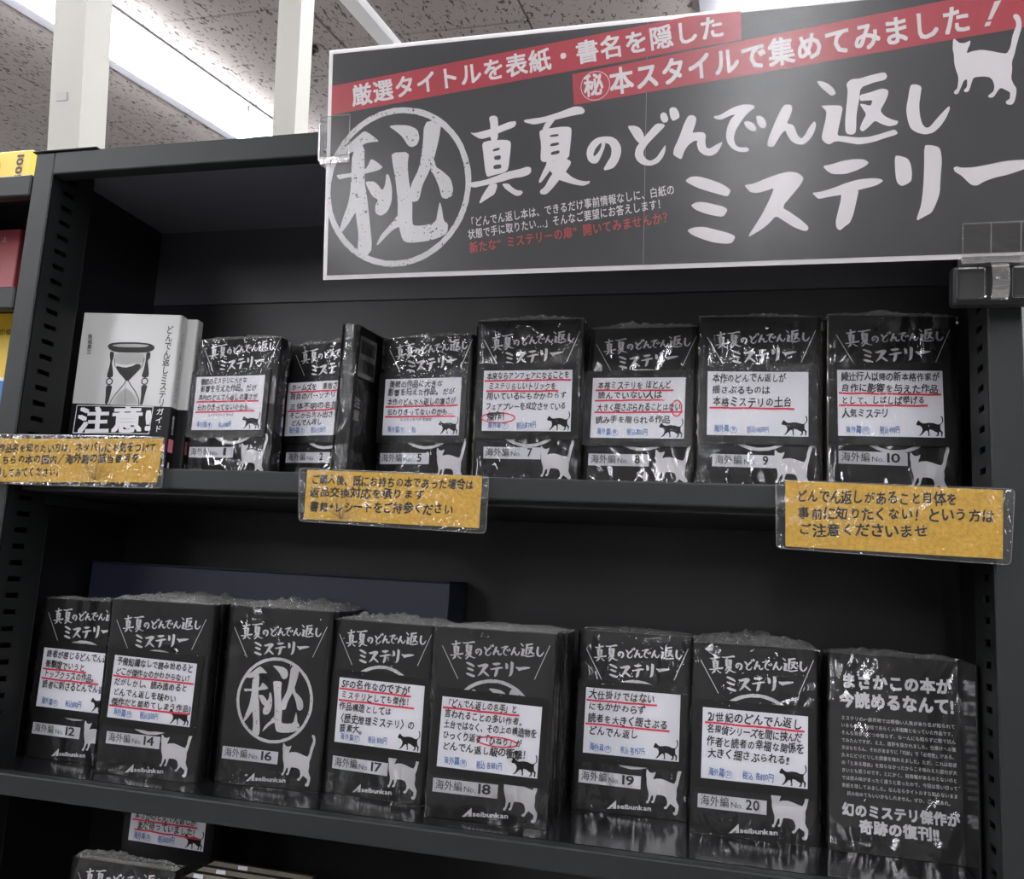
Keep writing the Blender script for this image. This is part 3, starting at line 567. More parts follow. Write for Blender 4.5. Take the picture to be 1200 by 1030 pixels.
def pop_card(root, x0, y0, lines, foot, rot=0, seed=0):
    """laminated black card with a white handwritten panel; x0,y0 = lower left of the white panel"""
    rn = random.Random(seed); cw, chh = .0868, .0580
    fr = empty_child('pop_card', root, (x0, -.0016, y0), rot)
    F = Flat().rrect(-.0072, cw+.0062, -.0078, chh+.0072, .003)
    me = F.mesh('card_board', -.0007); 
    bm = bmesh.new(); bm.from_mesh(me); r = bmesh.ops.extrude_face_region(bm, geom=bm.faces[:]); bmesh.ops.translate(bm, vec=(0, .0006, 0), verts=[v for v in r['geom'] if isinstance(v, bmesh.types.BMVert)])
    bmesh.ops.recalc_face_normals(bm, faces=bm.faces); bm.to_mesh(me); bm.free()
    link('card_board', me, M['cardblack'], fr)
    Flat().quad((0, 0), (cw, 0), (cw, chh), (0, chh)).obj('card_paper', -.0009, M['paper'], fr)
    FT = Flat(); FR = Flat(); n = 0
    for (s, ye, xs, xe, hh, u) in lines:
        # ye: baseline height above the card's lower edge, mm
        a = (xs*1e-3, ye*1e-3); b = (xe*1e-3, (ye+rn.uniform(-.4, .7))*1e-3)
        text(FT, s, a, b, hh*1.06e-3, .019, 1.0, .06, rnd=rn)
        if u:
            p = [(a[0]-.002+(b[0]-a[0]+.004)*k/8, a[1]+(b[1]-a[1])*k/8-.0012+rn.uniform(-.0003, .0003)) for k in range(9)]
            FR.stroke(p, .0017)
    FT.obj('handwriting', -.00125, M['ink'], fr)
    if FR.v: FR.obj('red_underline', -.00112, M['red'], fr)
    FB = Flat()
    num, price = foot
    text(FB, '海外篇', (.006, .0028), (.0195, .0026), .0060, .010, 1, rnd=rn)
    text(FB, num, (.0212, .0036), (.0246, .0036), .0042, .004, 0, rnd=rn); FB.ring(.0229, .0049, .0031, .00035, 20)
    if price: text(FB, price, (.0345, .0025), (.0335+.0029*len(price), .0030), .0058, .010, 1, rnd=rn)
    FB.obj('blue_note', -.00118, M['blue'], fr)
    black_cat(cw, .0).obj('black_cat_print', -.00115, M['cardblack'], fr)
    Flat().rrect(-.0074, cw+.0064, -.0080, chh+.0074, .003).obj('lamination', -.0016, M['laminate'], fr)
    return fr
def empty_child(name, parent, loc, rot=0):
    # the card is a part with its own pieces: its board mesh carries them
    global _last
    o = bpy.data.objects.new(name, None); COL.objects.link(o); o.parent = parent; o.location = loc; o.rotation_euler = (0, rot, 0); o.empty_display_size = .01
    return o
def number_tag(root, x0, y0, num, rot=0, sub=None):
    o = Flat().quad((0, 0), (.0565, 0), (.0565, .0112), (0, .0112)).mesh('number_tag', 0); o.materials.append(M['paper'])
    r = link('number_tag', o, None, root); r.location = (x0, -.0005, y0); r.rotation_euler = (0, rot, 0)
    F = Flat(); text(F, '海外編', (.0022, .0022), (.0262, .0022), .0078, .006)
    text(F, 'No.', (.0272, .0022), (.0378, .0022), .0056, -.004 if False else 0)
    if len(num) == 1: text(F, num, (.0430, .0017), (.0485, .0017), .0098, .016)
    else: text(F, num, (.0392, .0017), (.0510, .0017), .0098, .016)
    F.obj('tag_lettering', -.00022, M['ink'], r)
    if sub: F = Flat(); text(F, '(上)', (.0515, .001), (.0558, .001), .0022, 0); F.obj('volume_mark', -.00022, M['pink'], r)
    return r

POSES = {
'guide' : (-0.0028, 0.0778, 0.1711, -0.0, 0.1066, 0.1784),
'1' : (0.1268, 0.1047, -0.0937, -0.0072, 0.1023, 0.1527),
'2' : (0.2232, 0.1316, -0.1659, -0.0171, 0.1013, 0.1532),
'5' : (0.3398, 0.1186, -0.1424, -0.0489, 0.1011, 0.154),
'7' : (0.4501, 0.0883, -0.0289, -0.0673, 0.103, 0.1608),
'8' : (0.5559, 0.0936, -0.0223, 0.0412, 0.101, 0.1579),
'9' : (0.6608, 0.079, 0.0687, 0.002, 0.1059, 0.1614),
'10' : (0.7717, 0.0773, 0.1233, 0.0019, 0.1066, 0.1604),
'12' : (0.0034, 0.0669, -0.0003, -0.0005, 0.105, 0.1564),
'14' : (0.1087, 0.04, 0.0575, -0.0236, 0.1063, 0.1617),
'16' : (0.2232, 0.0618, 0.0564, -0.0163, 0.105, 0.1619),
'17' : (0.3274, 0.0739, -0.0719, -0.0063, 0.1033, 0.1553),
'18' : (0.4435, 0.034, 0.0632, -0.0213, 0.1059, 0.1576),
'19' : (0.5536, 0.1217, 0.023, 0.0786, 0.1054, 0.1594),
'20' : (0.6612, 0.0878, 0.0476, 0.0507, 0.1053, 0.1567),
'back' : (0.773, 0.0915, -0.0214, 0.1134, 0.1085, 0.1566)}
# number: (z, thickness, copies behind, crumple height, card text, footer, card x/y/rot, tag x/y, sub)
Q = lambda s, y, x0, x1, h, u=0: (s, y, x0, x1, h, u)
CARDS = {
'1': [Q('後続のミステリに大きな', 49.5, 6, 65, 6), Q('影響を与えた作品。だが', 41, 6, 78, 6.4), Q('本作のどんでん返しの凄さが', 31.5, 5, 80, 6.2, 1), Q('伝わりきってないのかも…', 20.5, 5, 76, 6.2, 1), Q('というイメージ その①', 14.5, 20, 52, 3)],
'2': [Q('ホームズを　連想させる', 48.5, 5, 78, 6.6, 1), Q('独自のパーソナリティ', 39, 4, 78, 6.4), Q('正体不明の名探偵', 28, 4, 76, 6.6, 1), Q('そこから生み出された', 19, 5, 76, 5.6), Q('どんでん返し', 11, 8, 48, 5.6)],
'5': [Q('後続の作品に大きな', 49, 5, 66, 6.4), Q('影響を与えた作品。だが', 40.5, 4, 80, 6.4), Q('本作のどんでん返しの凄さが', 30.5, 4, 82, 6.2, 1), Q('伝わりきってないのかも…', 20, 4, 80, 6.2, 1), Q('というイメージ その②', 14.5, 20, 56, 3)],
'7': [Q('本来ならアンフェアになることを', 49.5, 3, 84, 6.2, 1), Q('ミステリらしいトリックを', 39.5, 5, 72, 6.2, 1), Q('用いているにもかかわらず', 30, 4, 82, 6), Q('フェアプレーを成立させている', 20, 3, 82, 6), Q('傑作！', 10, 5, 27, 7)],
'8': [Q('本格ミステリを ほとんど', 47, 5, 74, 7, 1), Q('読んでいない人は', 37, 5, 66, 6.6, 1), Q('大きく揺さぶられることはない', 25.5, 5, 83, 6.6, 1), Q('読み手を限られる作品', 14, 4, 74, 6)],
'9': [Q('本作のどんでん返しが', 48, 4, 68, 7), Q('揺さぶるものは', 38, 4, 54, 6.4), Q('本格ミステリの土台', 26, 4, 73, 8, 1)],
'10': [Q('綾辻行人以降の新本格作家が', 49, 3, 84, 6.6), Q('自作に影響を与えた作品', 38.5, 3, 83, 6.6, 1), Q('として、しばしば挙げる', 28, 3, 72, 6.2, 1), Q('人気ミステリ', 16.5, 3, 42, 7)],
'12': [Q('読者が感じるどんでん返し', 49, 4, 84, 6.6), Q('衝撃度でいうと', 38.5, 4, 52, 6.4, 1), Q('トップクラスの作品。', 29, 4, 68, 7, 1), Q('読者に刺さるどんでん返し', 18.5, 4, 84, 7)],
'14': [Q('予備知識なしで読み始めると', 49.5, 3, 84, 6.6), Q('どこが傑作なのかわからない？', 40, 3, 84, 6, 1), Q('だがしかし、読み進めると', 30.5, 3, 80, 6.2), Q('どんでん返しを味わい', 21, 3, 70, 6.2), Q('傑作だと認めてしまう作品', 12, 3, 84, 6, 1)],
'17': [Q('SFの名作なのですが', 49, 3, 72, 7, 1), Q('ミステリとしても傑作！', 39, 3, 76, 6.6, 1), Q('作品構造としては', 29, 2, 56, 6.4), Q('〈歴史推理ミステリ〉の', 18, 1, 80, 7), Q('要素大。', 9.5, 4, 32, 6.6)],
'18': [Q('「どんでん返しの名手」と', 50, 3, 66, 6, 1), Q('言われることの多い作者。', 41, 3, 74, 6), Q('土台ではなく、その上の構造物を', 32, 3, 84, 6), Q('ひっくり返す「ひねり」が', 23, 3, 72, 6), Q('どんでん返し級の衝撃！', 14, 3, 80, 6.4)],
'19': [Q('大仕掛けではない', 48, 3, 64, 7.4, 1), Q('にもかかわらず', 38.5, 3, 56, 6.2), Q('読者を大きく揺さぶる', 27, 3, 76, 7, 1), Q('どんでん返し', 16, 4, 50, 7.4)],
'20': [Q('21世紀のどんでん返し', 47, 4, 82, 7.6, 1), Q('名探偵シリーズを間に挟んだ', 37, 4, 82, 6.4), Q('作者と読者の幸福な関係を', 27, 4, 84, 7), Q('大きく揺さぶられる!!', 17.5, 5, 72, 6.6)],
}
BK = {
'1': (Z1, .0155, 0, .008, ('1', '税込880円'), (.0025, .0538, 0), (.001, .0246)),
'2': (Z1, .0150, 0, .007, ('2', '税込1320円'), (.0022, .0530, -.01), (.0052, .0246)),
'5': (Z1, .0150, 0, .006, ('5', '税込'), (.0046, .0532, .01), (.0022, .0240)),
'7': (Z1, .0170, 1, .009, ('7', '税込1078円'), (.0086, .0540, 0), (.0106, .0277)),
'8': (Z1, .0170, 1, .011, ('8', '税込1100円'), (.0056, .0504, 0), (.0047, .0244)),
'9': (Z1, .0170, 1, .006, ('9', '税込1408円'), (.0082, .0520, -.005), (.0134, .0241)),
'10': (Z1, .0170, 1, .009, ('10', '税込990円'), (.0076, .0525, -.015), (.0083, .0287)),
'12': (0, .0160, 1, .004, ('12', '税込1100円'), (.0088, .0497, .012), (.0064, .0225)),
'14': (0, .0165, 5, .010, ('14', '税込1320円'), (.0090, .0520, .025), (.0092, .0275)),
'16': (0, .0160, 4, .012, None, None, (.0063, .0214)),
'17': (0, .0160, 3, .011, ('17', '税込 880円'), (.0115, .0456, .005), (.0102, .0216)),
'18': (0, .0150, 5, .004, ('18', '税込 各880円'), (.0088, .0424, .025), (.0058, .0211)),
'19': (0, .0165, 2, .004, ('19', '税込 各957円'), (.0086, .0495, 0), (.0057, .0232)),
'20': (0, .0170, 3, .013, ('20', '税込 各1100円'), (.0090, .0452, .008), (.0067, .0211)),
}
LAB = {
'1': 'shrink-wrapped black paperback with tag number 1 beside the white hourglass books',
'2': 'shrink-wrapped black paperback with tag number 2, half hidden by the edge-on book',
'5': 'shrink-wrapped black paperback with tag number 5 above the middle yellow notice',
'7': 'shrink-wrapped black paperback with tag number 7 and glare across its card',
'8': 'shrink-wrapped black paperback with tag number 8 between numbers 7 and 9',
'9': 'shrink-wrapped black paperback with tag number 9 and a short three-line card',
'10': 'shrink-wrapped black paperback with tag number 10 at the right end of the upper shelf',
'12': 'black paperback with tag number 12 at the left end of the lower shelf',
'14': 'shrink-wrapped black paperback with tag number 14 in front of the dark blue box',
'16': 'black paperback with tag number 16 showing the whole circled character, no card',
'17': 'shrink-wrapped black paperback with tag number 17 and a science fiction card',
'18': 'shrink-wrapped black paperback with tag number 18, standing forward of its neighbours',
'19': 'shrink-wrapped black paperback with tag number 19, set back behind the glossy shelf edge',
'20': 'shrink-wrapped black paperback with tag number 20 beside the back-cover book',
}
NUMW = {'1': 'one', '5': 'five', '7': 'seven', '8': 'eight', '9': 'nine', '10': 'ten', '12': 'twelve', '14': 'fourteen', '16': 'sixteen', '17': 'seventeen', '18': 'eighteen', '19': 'nineteen', '20': 'twenty'}
ORD = ['first', 'second', 'third', 'fourth', 'fifth', 'sixth']
def stack_behind(name, n, w, h, t, x, y, z, yaw, lean, amp, what, seed, dx=0):
    for k in range(1, n+1):
        d = k*(t+.0026); jx = random.Random(seed+k*3).uniform(-.0015, .0018)+dx*k
        r = empty('wrapped_book', (x-math.sin(yaw)*d+jx*math.cos(yaw), y+math.cos(yaw)*d+jx*math.sin(yaw), z), (-lean, 0, yaw))
        tag(r, 'plain wrapped black paperback, %s behind the front book %s' % (ORD[k-1], what), 'book', 'spare copies stacked behind the front books')
        book_body(r, w, h+random.Random(seed+k).uniform(-.0006, .0006), t, seed*10+k, amp)
seed = 10
for n, (z, t, nb, amp, foot, card, tg) in BK.items():
    x, y, yaw, lean, w, h = POSES[n]; seed += 7
    r = empty('wrapped_book', (x, y, z+.0003), (-lean, 0, yaw)); tag(r, LAB[n], 'book', 'numbered mystery paperbacks on the display')
    book_body(r, w, h, t, seed, amp, wm='wrapglare' if n in ('8', '10', '18') else 'wrap')
    for nm, me in (('title_print', TITLE), ('slash_print', SLASH), ('circle_print', HI), ('cat_print', CAT), ('publisher_logo', LOGO)):
        link(nm, me, None, r)
    number_tag(r, tg[0], tg[1], n, .01 if z == 0 else 0, n in ('18', '19', '20'))
    if card: pop_card(r, card[0], card[1], CARDS[n], foot, card[2], seed)
    stack_behind(n, nb, w, h, t, x, y, z+.0003, yaw, lean, amp, 'tagged number '+NUMW.get(n, n), seed, .0006 if n == '18' else 0)
# rings and strokes drawn by hand on three cards
def card_of(num):
    for o in ROOTS_S:
        if o.get('label') == LAB[num]:
            return [c_ for c_ in o.children if c_.name.startswith('pop_card')][0]
def oval(card, cx, cy, rx, ry, w=.0012):
    F = Flat(); F.stroke([(cx+math.cos(a)*rx, cy+math.sin(a)*ry) for a in [2*math.pi*k/28 for k in range(29)]], w); F.obj('red_ring', -.00113, M['red'], card)
oval(card_of('7'), .016, .0125, .0165, .0048); oval(card_of('8'), .0795, .0285, .0045, .0075); oval(card_of('18'), .0505, .0255, .0175, .0038)

# the back-cover book at the right end of the lower shelf
x, y, yaw, lean, w, h = POSES['back']
r = empty('wrapped_book', (x, y, .0003), (-lean, 0, yaw)); tag(r, 'shrink-wrapped black paperback showing its back cover of dense white text', 'book', 'numbered mystery paperbacks on the display')
book_body(r, w, h, .017, 991, .005, wm='wrapglare')
F = Flat(); text(F, 'まさかこの本が', (.0115, .1285), (.0980, .1300), .0112, .042); text(F, '今読めるなんて!', (.0098, .1128), (.0985, .1140), .0118, .042)
text(F, '幻のミステリ傑作が', (.0110, .0270), (.1000, .0282), .0092, .042); text(F, '奇跡の復刊!!', (.0240, .0150), (.0840, .0155), .0095, .042)
F.obj('headline_print', -.00025, M['white'], r)
BL = ['ミステリの一部界隈では根強い人気があり名が知られて', 'いるものの、絶版で長らく入手困難となっていた作品です。', 'そんな背景などつゆ知らず、なーんにも知らずに勢で読ん', 'でみたんですが、ええ、度肝を抜かれました。仕掛けへの驚', 'きはもちろん、それがあまりに「巧妙」で「必然性」がある。', '久々にビリビリした読書を味わえました。ただ、これは前述', 'の「とある理由」を知らなかったからこそ味わえた部分が大', 'きいとも思うのです。とにかく、前情報があるのとないのと', 'では読み味がまったく違うと思ったので、今回は思い切って', '表紙を隠してみました。なんならタイトルすら知らないまま', '読み始めてもいいかもしれません。ぜひ、ご一読あれ。']
F = Flat()
for k, s in enumerate(BL):
    yy = .1022-k*.00595; text(F, s, (.0110+(.004 if k == 10 else 0), yy), (.0990-(.004 if k == 10 else 0), yy+.0006), .0032, .004)
F.obj('blurb_print', -.00025, M['white'], r)
stack_behind('back', 2, w, h, .017, x, y, .0003, yaw, lean, .006, 'with the printed back cover', 555)

# the edge-on book between numbers 2 and 5 (spine forward)
r = empty('wrapped_book', (.3222, .0760+.105, Z1+.0003), (0, 0, -math.pi/2-.13)); tag(r, 'shrink-wrapped black paperback turned edge-on, spine outward, between numbers 2 and 5', 'book', 'numbered mystery paperbacks on the display')
book_body(r, .105, .1590, .0158, 77, .004)
F = Flat().quad((-.098, .108), (-.066, .108), (-.066, .150), (-.098, .150)); o_ = F.mesh('barcode_label', .01605, 'z'); o_ = link('barcode_label', o_, M['lgrey'], r)
F = Flat(); xx = -.096; rn = random.Random(3)
for row in (.132, .1125):
    xx = -.0965
    while xx < -.068:
        wv = rn.choice((.0004, .0008, .0012)); F.quad((xx, row), (xx+wv, row), (xx+wv, row+.014), (xx, row+.014)); xx += wv+rn.choice((.0005, .0009))
link('barcode_bars', F.mesh('barcode_bars', .0162, 'z'), M['cardblack'], o_)
F = Flat(); text(F, '注意', (-.094, .088), (-.094, .062), .010, .03, vertical=True); link('back_print', F.mesh('back_print', .01605, 'z'), M['lgrey'], r)
link('wrap_side', Flat().quad((-.1, .01), (-.06, .01), (-.06, .1), (-.1, .1)).mesh('wrap_side', .0175, 'z'), M['wrap'], r)

# two white guide books with an hourglass
def guide(x, y, z, yaw, full, lab):
    w, h, t = .1125, .1784, .0145
    r = empty('hourglass_book', (x, y, z), (0, 0, yaw)); tag(r, lab, 'book', 'white guide books on the upper shelf')
    book_body(r, w, h, t, 1, 0, False, 'guide')
    # paper band round the lower part
    ob = .0765; me = cover_me(w+.0006, ob, t+.0006); o = link('paper_band', me, M['cardblack'], r); o.location = (0, -.0003, .0002)
    HX = lambda X, Y: ((X-95+.115*(Y-48))/4.98*1e-3, h-(Y-48-.045*(X-95))/5.72*1e-3)
    P = lambda *p: [HX(*q) for q in p]
    if full:
        F = Flat(); S = 1
        F.poly(P((230,265),(245,248),(300,242),(400,243),(470,252),(498,270),(495,290),(470,305),(440,310),(300,308),(262,300),(238,285)), 1)
        F.poly(P((245,300),(268,305),(265,340),(255,370),(262,430),(262,460),(240,470),(225,460),(240,400),(247,360),(243,330)), 1)
        F.poly(P((222,515),(258,515),(250,560),(232,634),(215,634),(220,580)), 1)
        F.poly(P((450,308),(475,308),(472,345),(458,360),(462,400),(465,460),(440,470),(422,460),(435,420),(447,360)), 1)
        F.poly(P((420,515),(457,515),(445,560),(428,640),(412,640),(420,580)), 1)
        for X in (241, 440):
            c_ = HX(X, 491); F.ring(c_[0], c_[1], .0040, .0013, 24)
        F.stroke(P((338,480),(322,510),(295,545),(262,590),(240,636)), .0008); F.stroke(P((345,480),(362,515),(388,555),(405,600),(408,640)), .0010)
        F.stroke(P((333,480),(331,560),(330,638)), .0003)
        F.stroke(P((270,345),(272,390),(300,440),(338,482)), .0007); F.stroke(P((440,345),(425,400),(385,445),(348,482)), .0007)
        F.poly(P((275,390),(330,405),(370,395),(400,378),(425,392),(390,442),(350,488),(335,488),(300,440)), 1)
        text(F, '飯城勇三', HX(133, 186), HX(124, 318), .0050, .012, vertical=True)
        text(F, 'どんでん返しミステリ', HX(588, 140), HX(531, 650), .0088, .012, vertical=True)
        F.obj('hourglass_print', -.00025, M['grey'], r)
        F = Flat(); F.poly(P((250,262),(300,253),(400,254),(472,264),(440,276),(300,274)), 1); F.obj('rim_highlight', -.0004, M['lgrey'], r); F = Flat(); F.poly(P((275,312),(435,312),(440,350),(420,380),(370,375),(330,392),(272,375),(268,350)), 1); F.obj('glass_print', -.0002, M['lgrey'], r); F = Flat(); F.poly(P((300,560),(335,530),(375,565),(395,610),(400,636),(255,636),(270,595)), 1)
        F.obj('glass_print', -.0002, M['lgrey'], r)
        F = Flat(); text(F, 'ガイド', HX(529, 655), HX(512, 812), .0070, .008, vertical=True)
        text(F, '注意!', HX(55, 812), HX(475, 806), .0260, .030)
        a, b, c_, d = HX(60, 640), HX(488, 652), HX(462, 818), HX(38, 812)
        for p, q in ((a, b), (b, c_), (c_, d), (d, a)): F.line(p, q, .0007)
        F.obj('band_lettering', -.00055, M['white'], r)
        Flat().quad((.0, .0285), (w-.002, .0285), (w-.002, .0365), (0, .0365)).obj('pink_stripe', -.00050, M['pink'], r)
        Flat().quad((.0, .0015), (w-.002, .0015), (w-.002, .0045), (0, .0045)).obj('pink_stripe', -.00050, M['pink'], r)
    F = Flat(); text(F, 'どんでん返しミステリガイド', (.0072, .160), (.0072, .081), .0058, .004, vertical=True); F.obj('spine_title', w+.0003, M['grey'], r, 'x')
    F = Flat(); text(F, '飯城勇三', (.0072, .068), (.0072, .048), .0045, .006, vertical=True); text(F, '論創社', (.0072, .018), (.0072, .004), .005, .008, vertical=True); F.obj('spine_author', w+.0008, M['white'], r, 'x')
    Flat().quad((.002, .0285), (.0125, .0285), (.0125, .0425), (.002, .0425)).obj('pink_stripe', w+.00075, M['pink'], r, 'x')
gx, gy, gyaw = -.0030, .0745, .15
guide(gx, gy, Z1+.0003, gyaw, True, 'white paperback with an hourglass engraving and a black paper band, at the left end')
guide(gx+.0085, gy+.0185, Z1+.0003, gyaw-.01, False, 'second white hourglass paperback, only its spine showing behind the first')

# dark blue box at the back of the lower shelf
r = empty('storage_box', (.2, .1655, .0003)); tag(r, 'long dark blue cardboard box lying behind the books on the lower shelf', 'box')
box('box_body', (-.2143, .2141, -.014, .044, 0, .1955), M['navy'], r, .0012, 2)
box('box_flap', (-.2140, .2138, -.0145, .014, .1960, .1974), M['navy'], r, .0004); box('box_flap', (-.2140, .2138, .0146, .0445, .1960, .1974), M['navy'], r, .0004)

# ================================================================ lowest shelf
r = empty('wrapped_book', (.0985, .036, ZLOW+.0025), (-.03, 0, .03)); tag(r, 'shrink-wrapped black paperback on the bottom shelf, only its title showing', 'book', 'paperbacks on the bottom shelf')
hh = .1600; book_body(r, .106, hh, .016, 301, .012)
for nm, me in (('title_print', TITLE), ('slash_print', SLASH), ('circle_print', HI), ('cat_print', CAT)):
    link(nm, me, None, r).location.z = .005
for k in range(3):
    x = .168+.0; r = empty('plain_book', (.205, .052+k*.0185, ZLOW+.0003), (0, 0, -.02)); tag(r, 'dark paperback with pale page top on the bottom shelf, %s from the front' % ORD[k], 'book', 'dark paperbacks seen from above on the bottom shelf')
    book_body(r, .112, .1565, .0165, 1, 0, False)
    box('price_slip', (.012+.012*k, .022+.012*k, .003, .0034, .135, .1592), M['paper'], r)
r = empty('wrapped_book', (.324, .045, ZLOW+.0003), (0, 0, .02)); tag(r, 'shrink-wrapped black paperback on the bottom shelf with only its crumpled top in view', 'book', 'paperbacks on the bottom shelf')
book_body(r, .106, .157, .016, 305, .010)
r = empty('riser', (.14, .15, ZLOW+.0003)); tag(r, 'black riser step at the back of the bottom shelf', 'riser')
box('step', (-.062, .062, -.035, .045, 0, .0950), M['cardblack'], r, .002); box('foot', (-.058, .058, -.036, -.0352, .004, .02), M['steel_dark'], r)
r = empty('carded_book', (.0905, .1200, ZLOW+.0956), (0, 0, 0)); tag(r, 'black paperback on the bottom shelf with a white card cut off by the shelf', 'book')
book_body(r, .103, .150, .016, 309, .004, False)
pop_card(r, .0085, .0635, [Q('まさかのどんでん返しが', 22, 4, 76, 6.5, 1), Q('まだ待っていました！', 12.5, 8, 80, 7, 1)], ('3', '税込1100円'), .01, 5)

# ================================================================ yellow notices on the upper shelf's lip
def notice(lab, x, z, outer, inner, lines, tilt=0, curl=.0):
    r = empty('paper_notice', (x, -.0055, z)); tag(r, lab, 'notice', 'yellow handwritten notices clipped to the shelf edge')
    L = lambda p: [(a-x, b-z) for a, b in p]
    o = L(outer); i_ = L(inner)
    x0 = (o[0][0]+o[3][0])/2; x1 = (o[1][0]+o[2][0])/2
    F = Flat()
    # rounded pouch outline from its four corners
    def corner(p, a, b, rr=.004):
        a = Vector(a)-Vector(p); b = Vector(b)-Vector(p); a.normalize(); b.normalize(); out = []
        P_ = Vector(p); s = P_+a*rr; e = P_+b*rr
        for k in range(6):
            tt = k/5; q = s*(1-tt)**2+P_*2*tt*(1-tt)+e*tt*tt; out.append((q.x, q.y))
        return out
    pts = []
    for k in range(4): pts += corner(o[k], o[k-1], o[(k+1) % 4])
    F.poly(pts); me = F.mesh('laminate_pouch', -.0006)
    bm = bmesh.new(); bm.from_mesh(me); rr = bmesh.ops.extrude_face_region(bm, geom=bm.faces[:]); bmesh.ops.translate(bm, vec=(0, .0013, 0), verts=[v for v in rr['geom'] if isinstance(v, bmesh.types.BMVert)])
    bmesh.ops.recalc_face_normals(bm, faces=bm.faces); bm.to_mesh(me); bm.free()
    po = link('laminate_pouch', me, M['lamcard'], r)
    # thin welded rim
    F = Flat()
    for k in range(len(pts)): F.line(pts[k], pts[(k+1) % len(pts)], .0006)
    F.obj('pouch_rim', -.0008, M['clearedge'], po)
    # paper with slight thickness
    bm = bmesh.new(); vs = [bm.verts.new((a, -.0002, b)) for a, b in i_]; vb = [bm.verts.new((a, .0001, b)) for a, b in i_]
    bm.faces.new(vs[::-1]); bm.faces.new(vb)
    for k in range(4): bm.faces.new((vs[k], vs[(k+1) % 4], vb[(k+1) % 4], vb[k]))
    bmesh.ops.recalc_face_normals(bm, faces=bm.faces)
    bm_obj('yellow_paper', bm, M['yellow'], r)
    rn = random.Random(len(lab)); F = Flat()
    for s, a, b, hh in lines: text(F, s, (a[0]-x, a[1]-z), (b[0]-x, b[1]-z), hh*1.03, .022, 1.0, .04, rnd=rn)
    F.obj('handwriting', -.00045, M['ink'], r)
    # printed floral sprays, fine brown lines
    if curl:
        F = Flat(); cx, cz = curl
        for k in range(34):
            a = math.radians(20+140*k/33+rn.uniform(-5, 5)); L_ = rn.uniform(.010, .026); p = [(cx-x, cz-z)]
            for q in range(1, 6):
                a += rn.uniform(-.22, .22); nx_, nz_ = p[-1][0]+math.cos(a)*L_/5, p[-1][1]+math.sin(a)*L_/5
                if not (i_[3][0]+.001 < nx_ < i_[1][0]-.002 and max(i_[2][1], i_[3][1])+.001 < nz_ < min(i_[0][1], i_[1][1])-.001): break
                p.append((nx_, nz_))
            if len(p) > 2: F.stroke(p, .00022)
        F.obj('floral_print', -.00030, mat_br, r)
    return r
mat_br = mat('brown_line_print', (.30, .17, .03, 1), .6)
notice('yellow handwritten notice at the left end of the shelf edge, below the hourglass book', .08, .268,
    [(-.0290, .3165), (.1758, .3162), (.1795, .2681), (-.0230, .2675)], [(-.0255, .3118), (.1744, .3148), (.1729, .2735), (-.0200, .2690)],
    [('（作品名を知りたい方は、ネタバレにお気をつけて', (-.0190, .2976), (.1689, .3022), .0080), ('こちらの本の国内／海外篇の該当番号を', (-.0140, .2865), (.1519, .2917), .0080), ('探してみてください。', (-.0105, .2725), (.0678, .2768), .0085)], curl=(.105, .2735))
notice('yellow handwritten notice in the middle of the shelf edge, below number 5', .4055, .241,
    [(.3175, .2905), (.4940, .2873), (.4940, .2393), (.3220, .2432)], [(.3255, .2888), (.4877, .2873), (.4880, .2436), (.3263, .2451)],
    [('ご購入後、既にお持ちの本であった場合は', (.3306, .2763), (.4814, .2756), .0080), ('返品交換対応を承ります', (.3297, .2652), (.4379, .2660), .0078), ('書籍+レシートをご持参ください', (.3311, .2521), (.4647, .2540), .0084)], curl=(.362, .2462))
notice('yellow handwritten notice at the right end of the shelf edge, below number 10', .809, .236,
    [(.7257, .2906), (.8935, .2882), (.8891, .2330), (.7268, .2379)], [(.7330, .2903), (.8857, .2872), (.8841, .2371), (.7334, .2395)],
    [('どんでん返しがあること自体を', (.7410, .2741), (.8548, .2747), .0088), ('事前に知りたくない！という方は', (.7423, .2602), (.8802, .2639), .0086), ('ご注意くださいませ', (.7424, .2480), (.8349, .2503), .0086)])

# ================================================================ the banner
HS = .2069; SX1 = 1.10
ang = math.atan2(.028, .205)
r = empty('banner', (0, -.030, .4565), (ang, 0, 0)); tag(r, 'large black and red printed banner with white brush lettering across the bookcase top', 'banner')
bm = bmesh.new(); box_bm(bm, .3362, .6205, 0, .0009, 0, HS, .0002); box_bm(bm, .6200, SX1, .0002, .0011, 0, HS, .0002)
bm_obj('banner_board', bm, M['signwhite'], r)
bw = .0038
o = Flat().quad((.3362+bw, bw), (.6201, bw), (.6201, HS-bw), (.3362+bw, HS-bw)).obj('black_ground', -.0002, M['signblack'], r)
o = Flat().quad((.62025, bw), (SX1-bw, bw), (SX1-bw, HS-bw), (.62025, HS-bw)).obj('black_ground', -.0002, M['signblack'], r)
F = Flat().poly([(.3400, .1478), (.6947, .1812), (.6937, HS-bw*.7), (.6520, HS-bw*.7), (.3400, .1741)])
def ext(x): return .1394+(x-.5604)*.0925
F.poly([(.5604, .1394), (SX1-bw, ext(SX1-bw)), (SX1-bw, HS-bw), (.905, HS-bw), (.5584, .1654)])
F.obj('red_bands', -.0004, M['signred'], r)
F = Flat(); text(F, '厳選タイトルを表紙・書名を隠した', (.3605, .1538), (.6830, .1850), .0178, .022, slant=-.03)
text(F, '本スタイルで集めてみました', (.5905, .1450), (.8625, .1712), .0205, .024, slant=.0); F.poly([(.8700, .1735), (.8738, .1740), (.8748, .1772), (.8712, .1768)]); F.poly([(.8722, .1783), (.8750, .1787), (.8815, .1925), (.8768, .1918)])
text(F, '秘', (.5690, .1452), (.5862, .1469), .0170, .024); F.ring(.5780, .1540, .0122, .0005, 40)
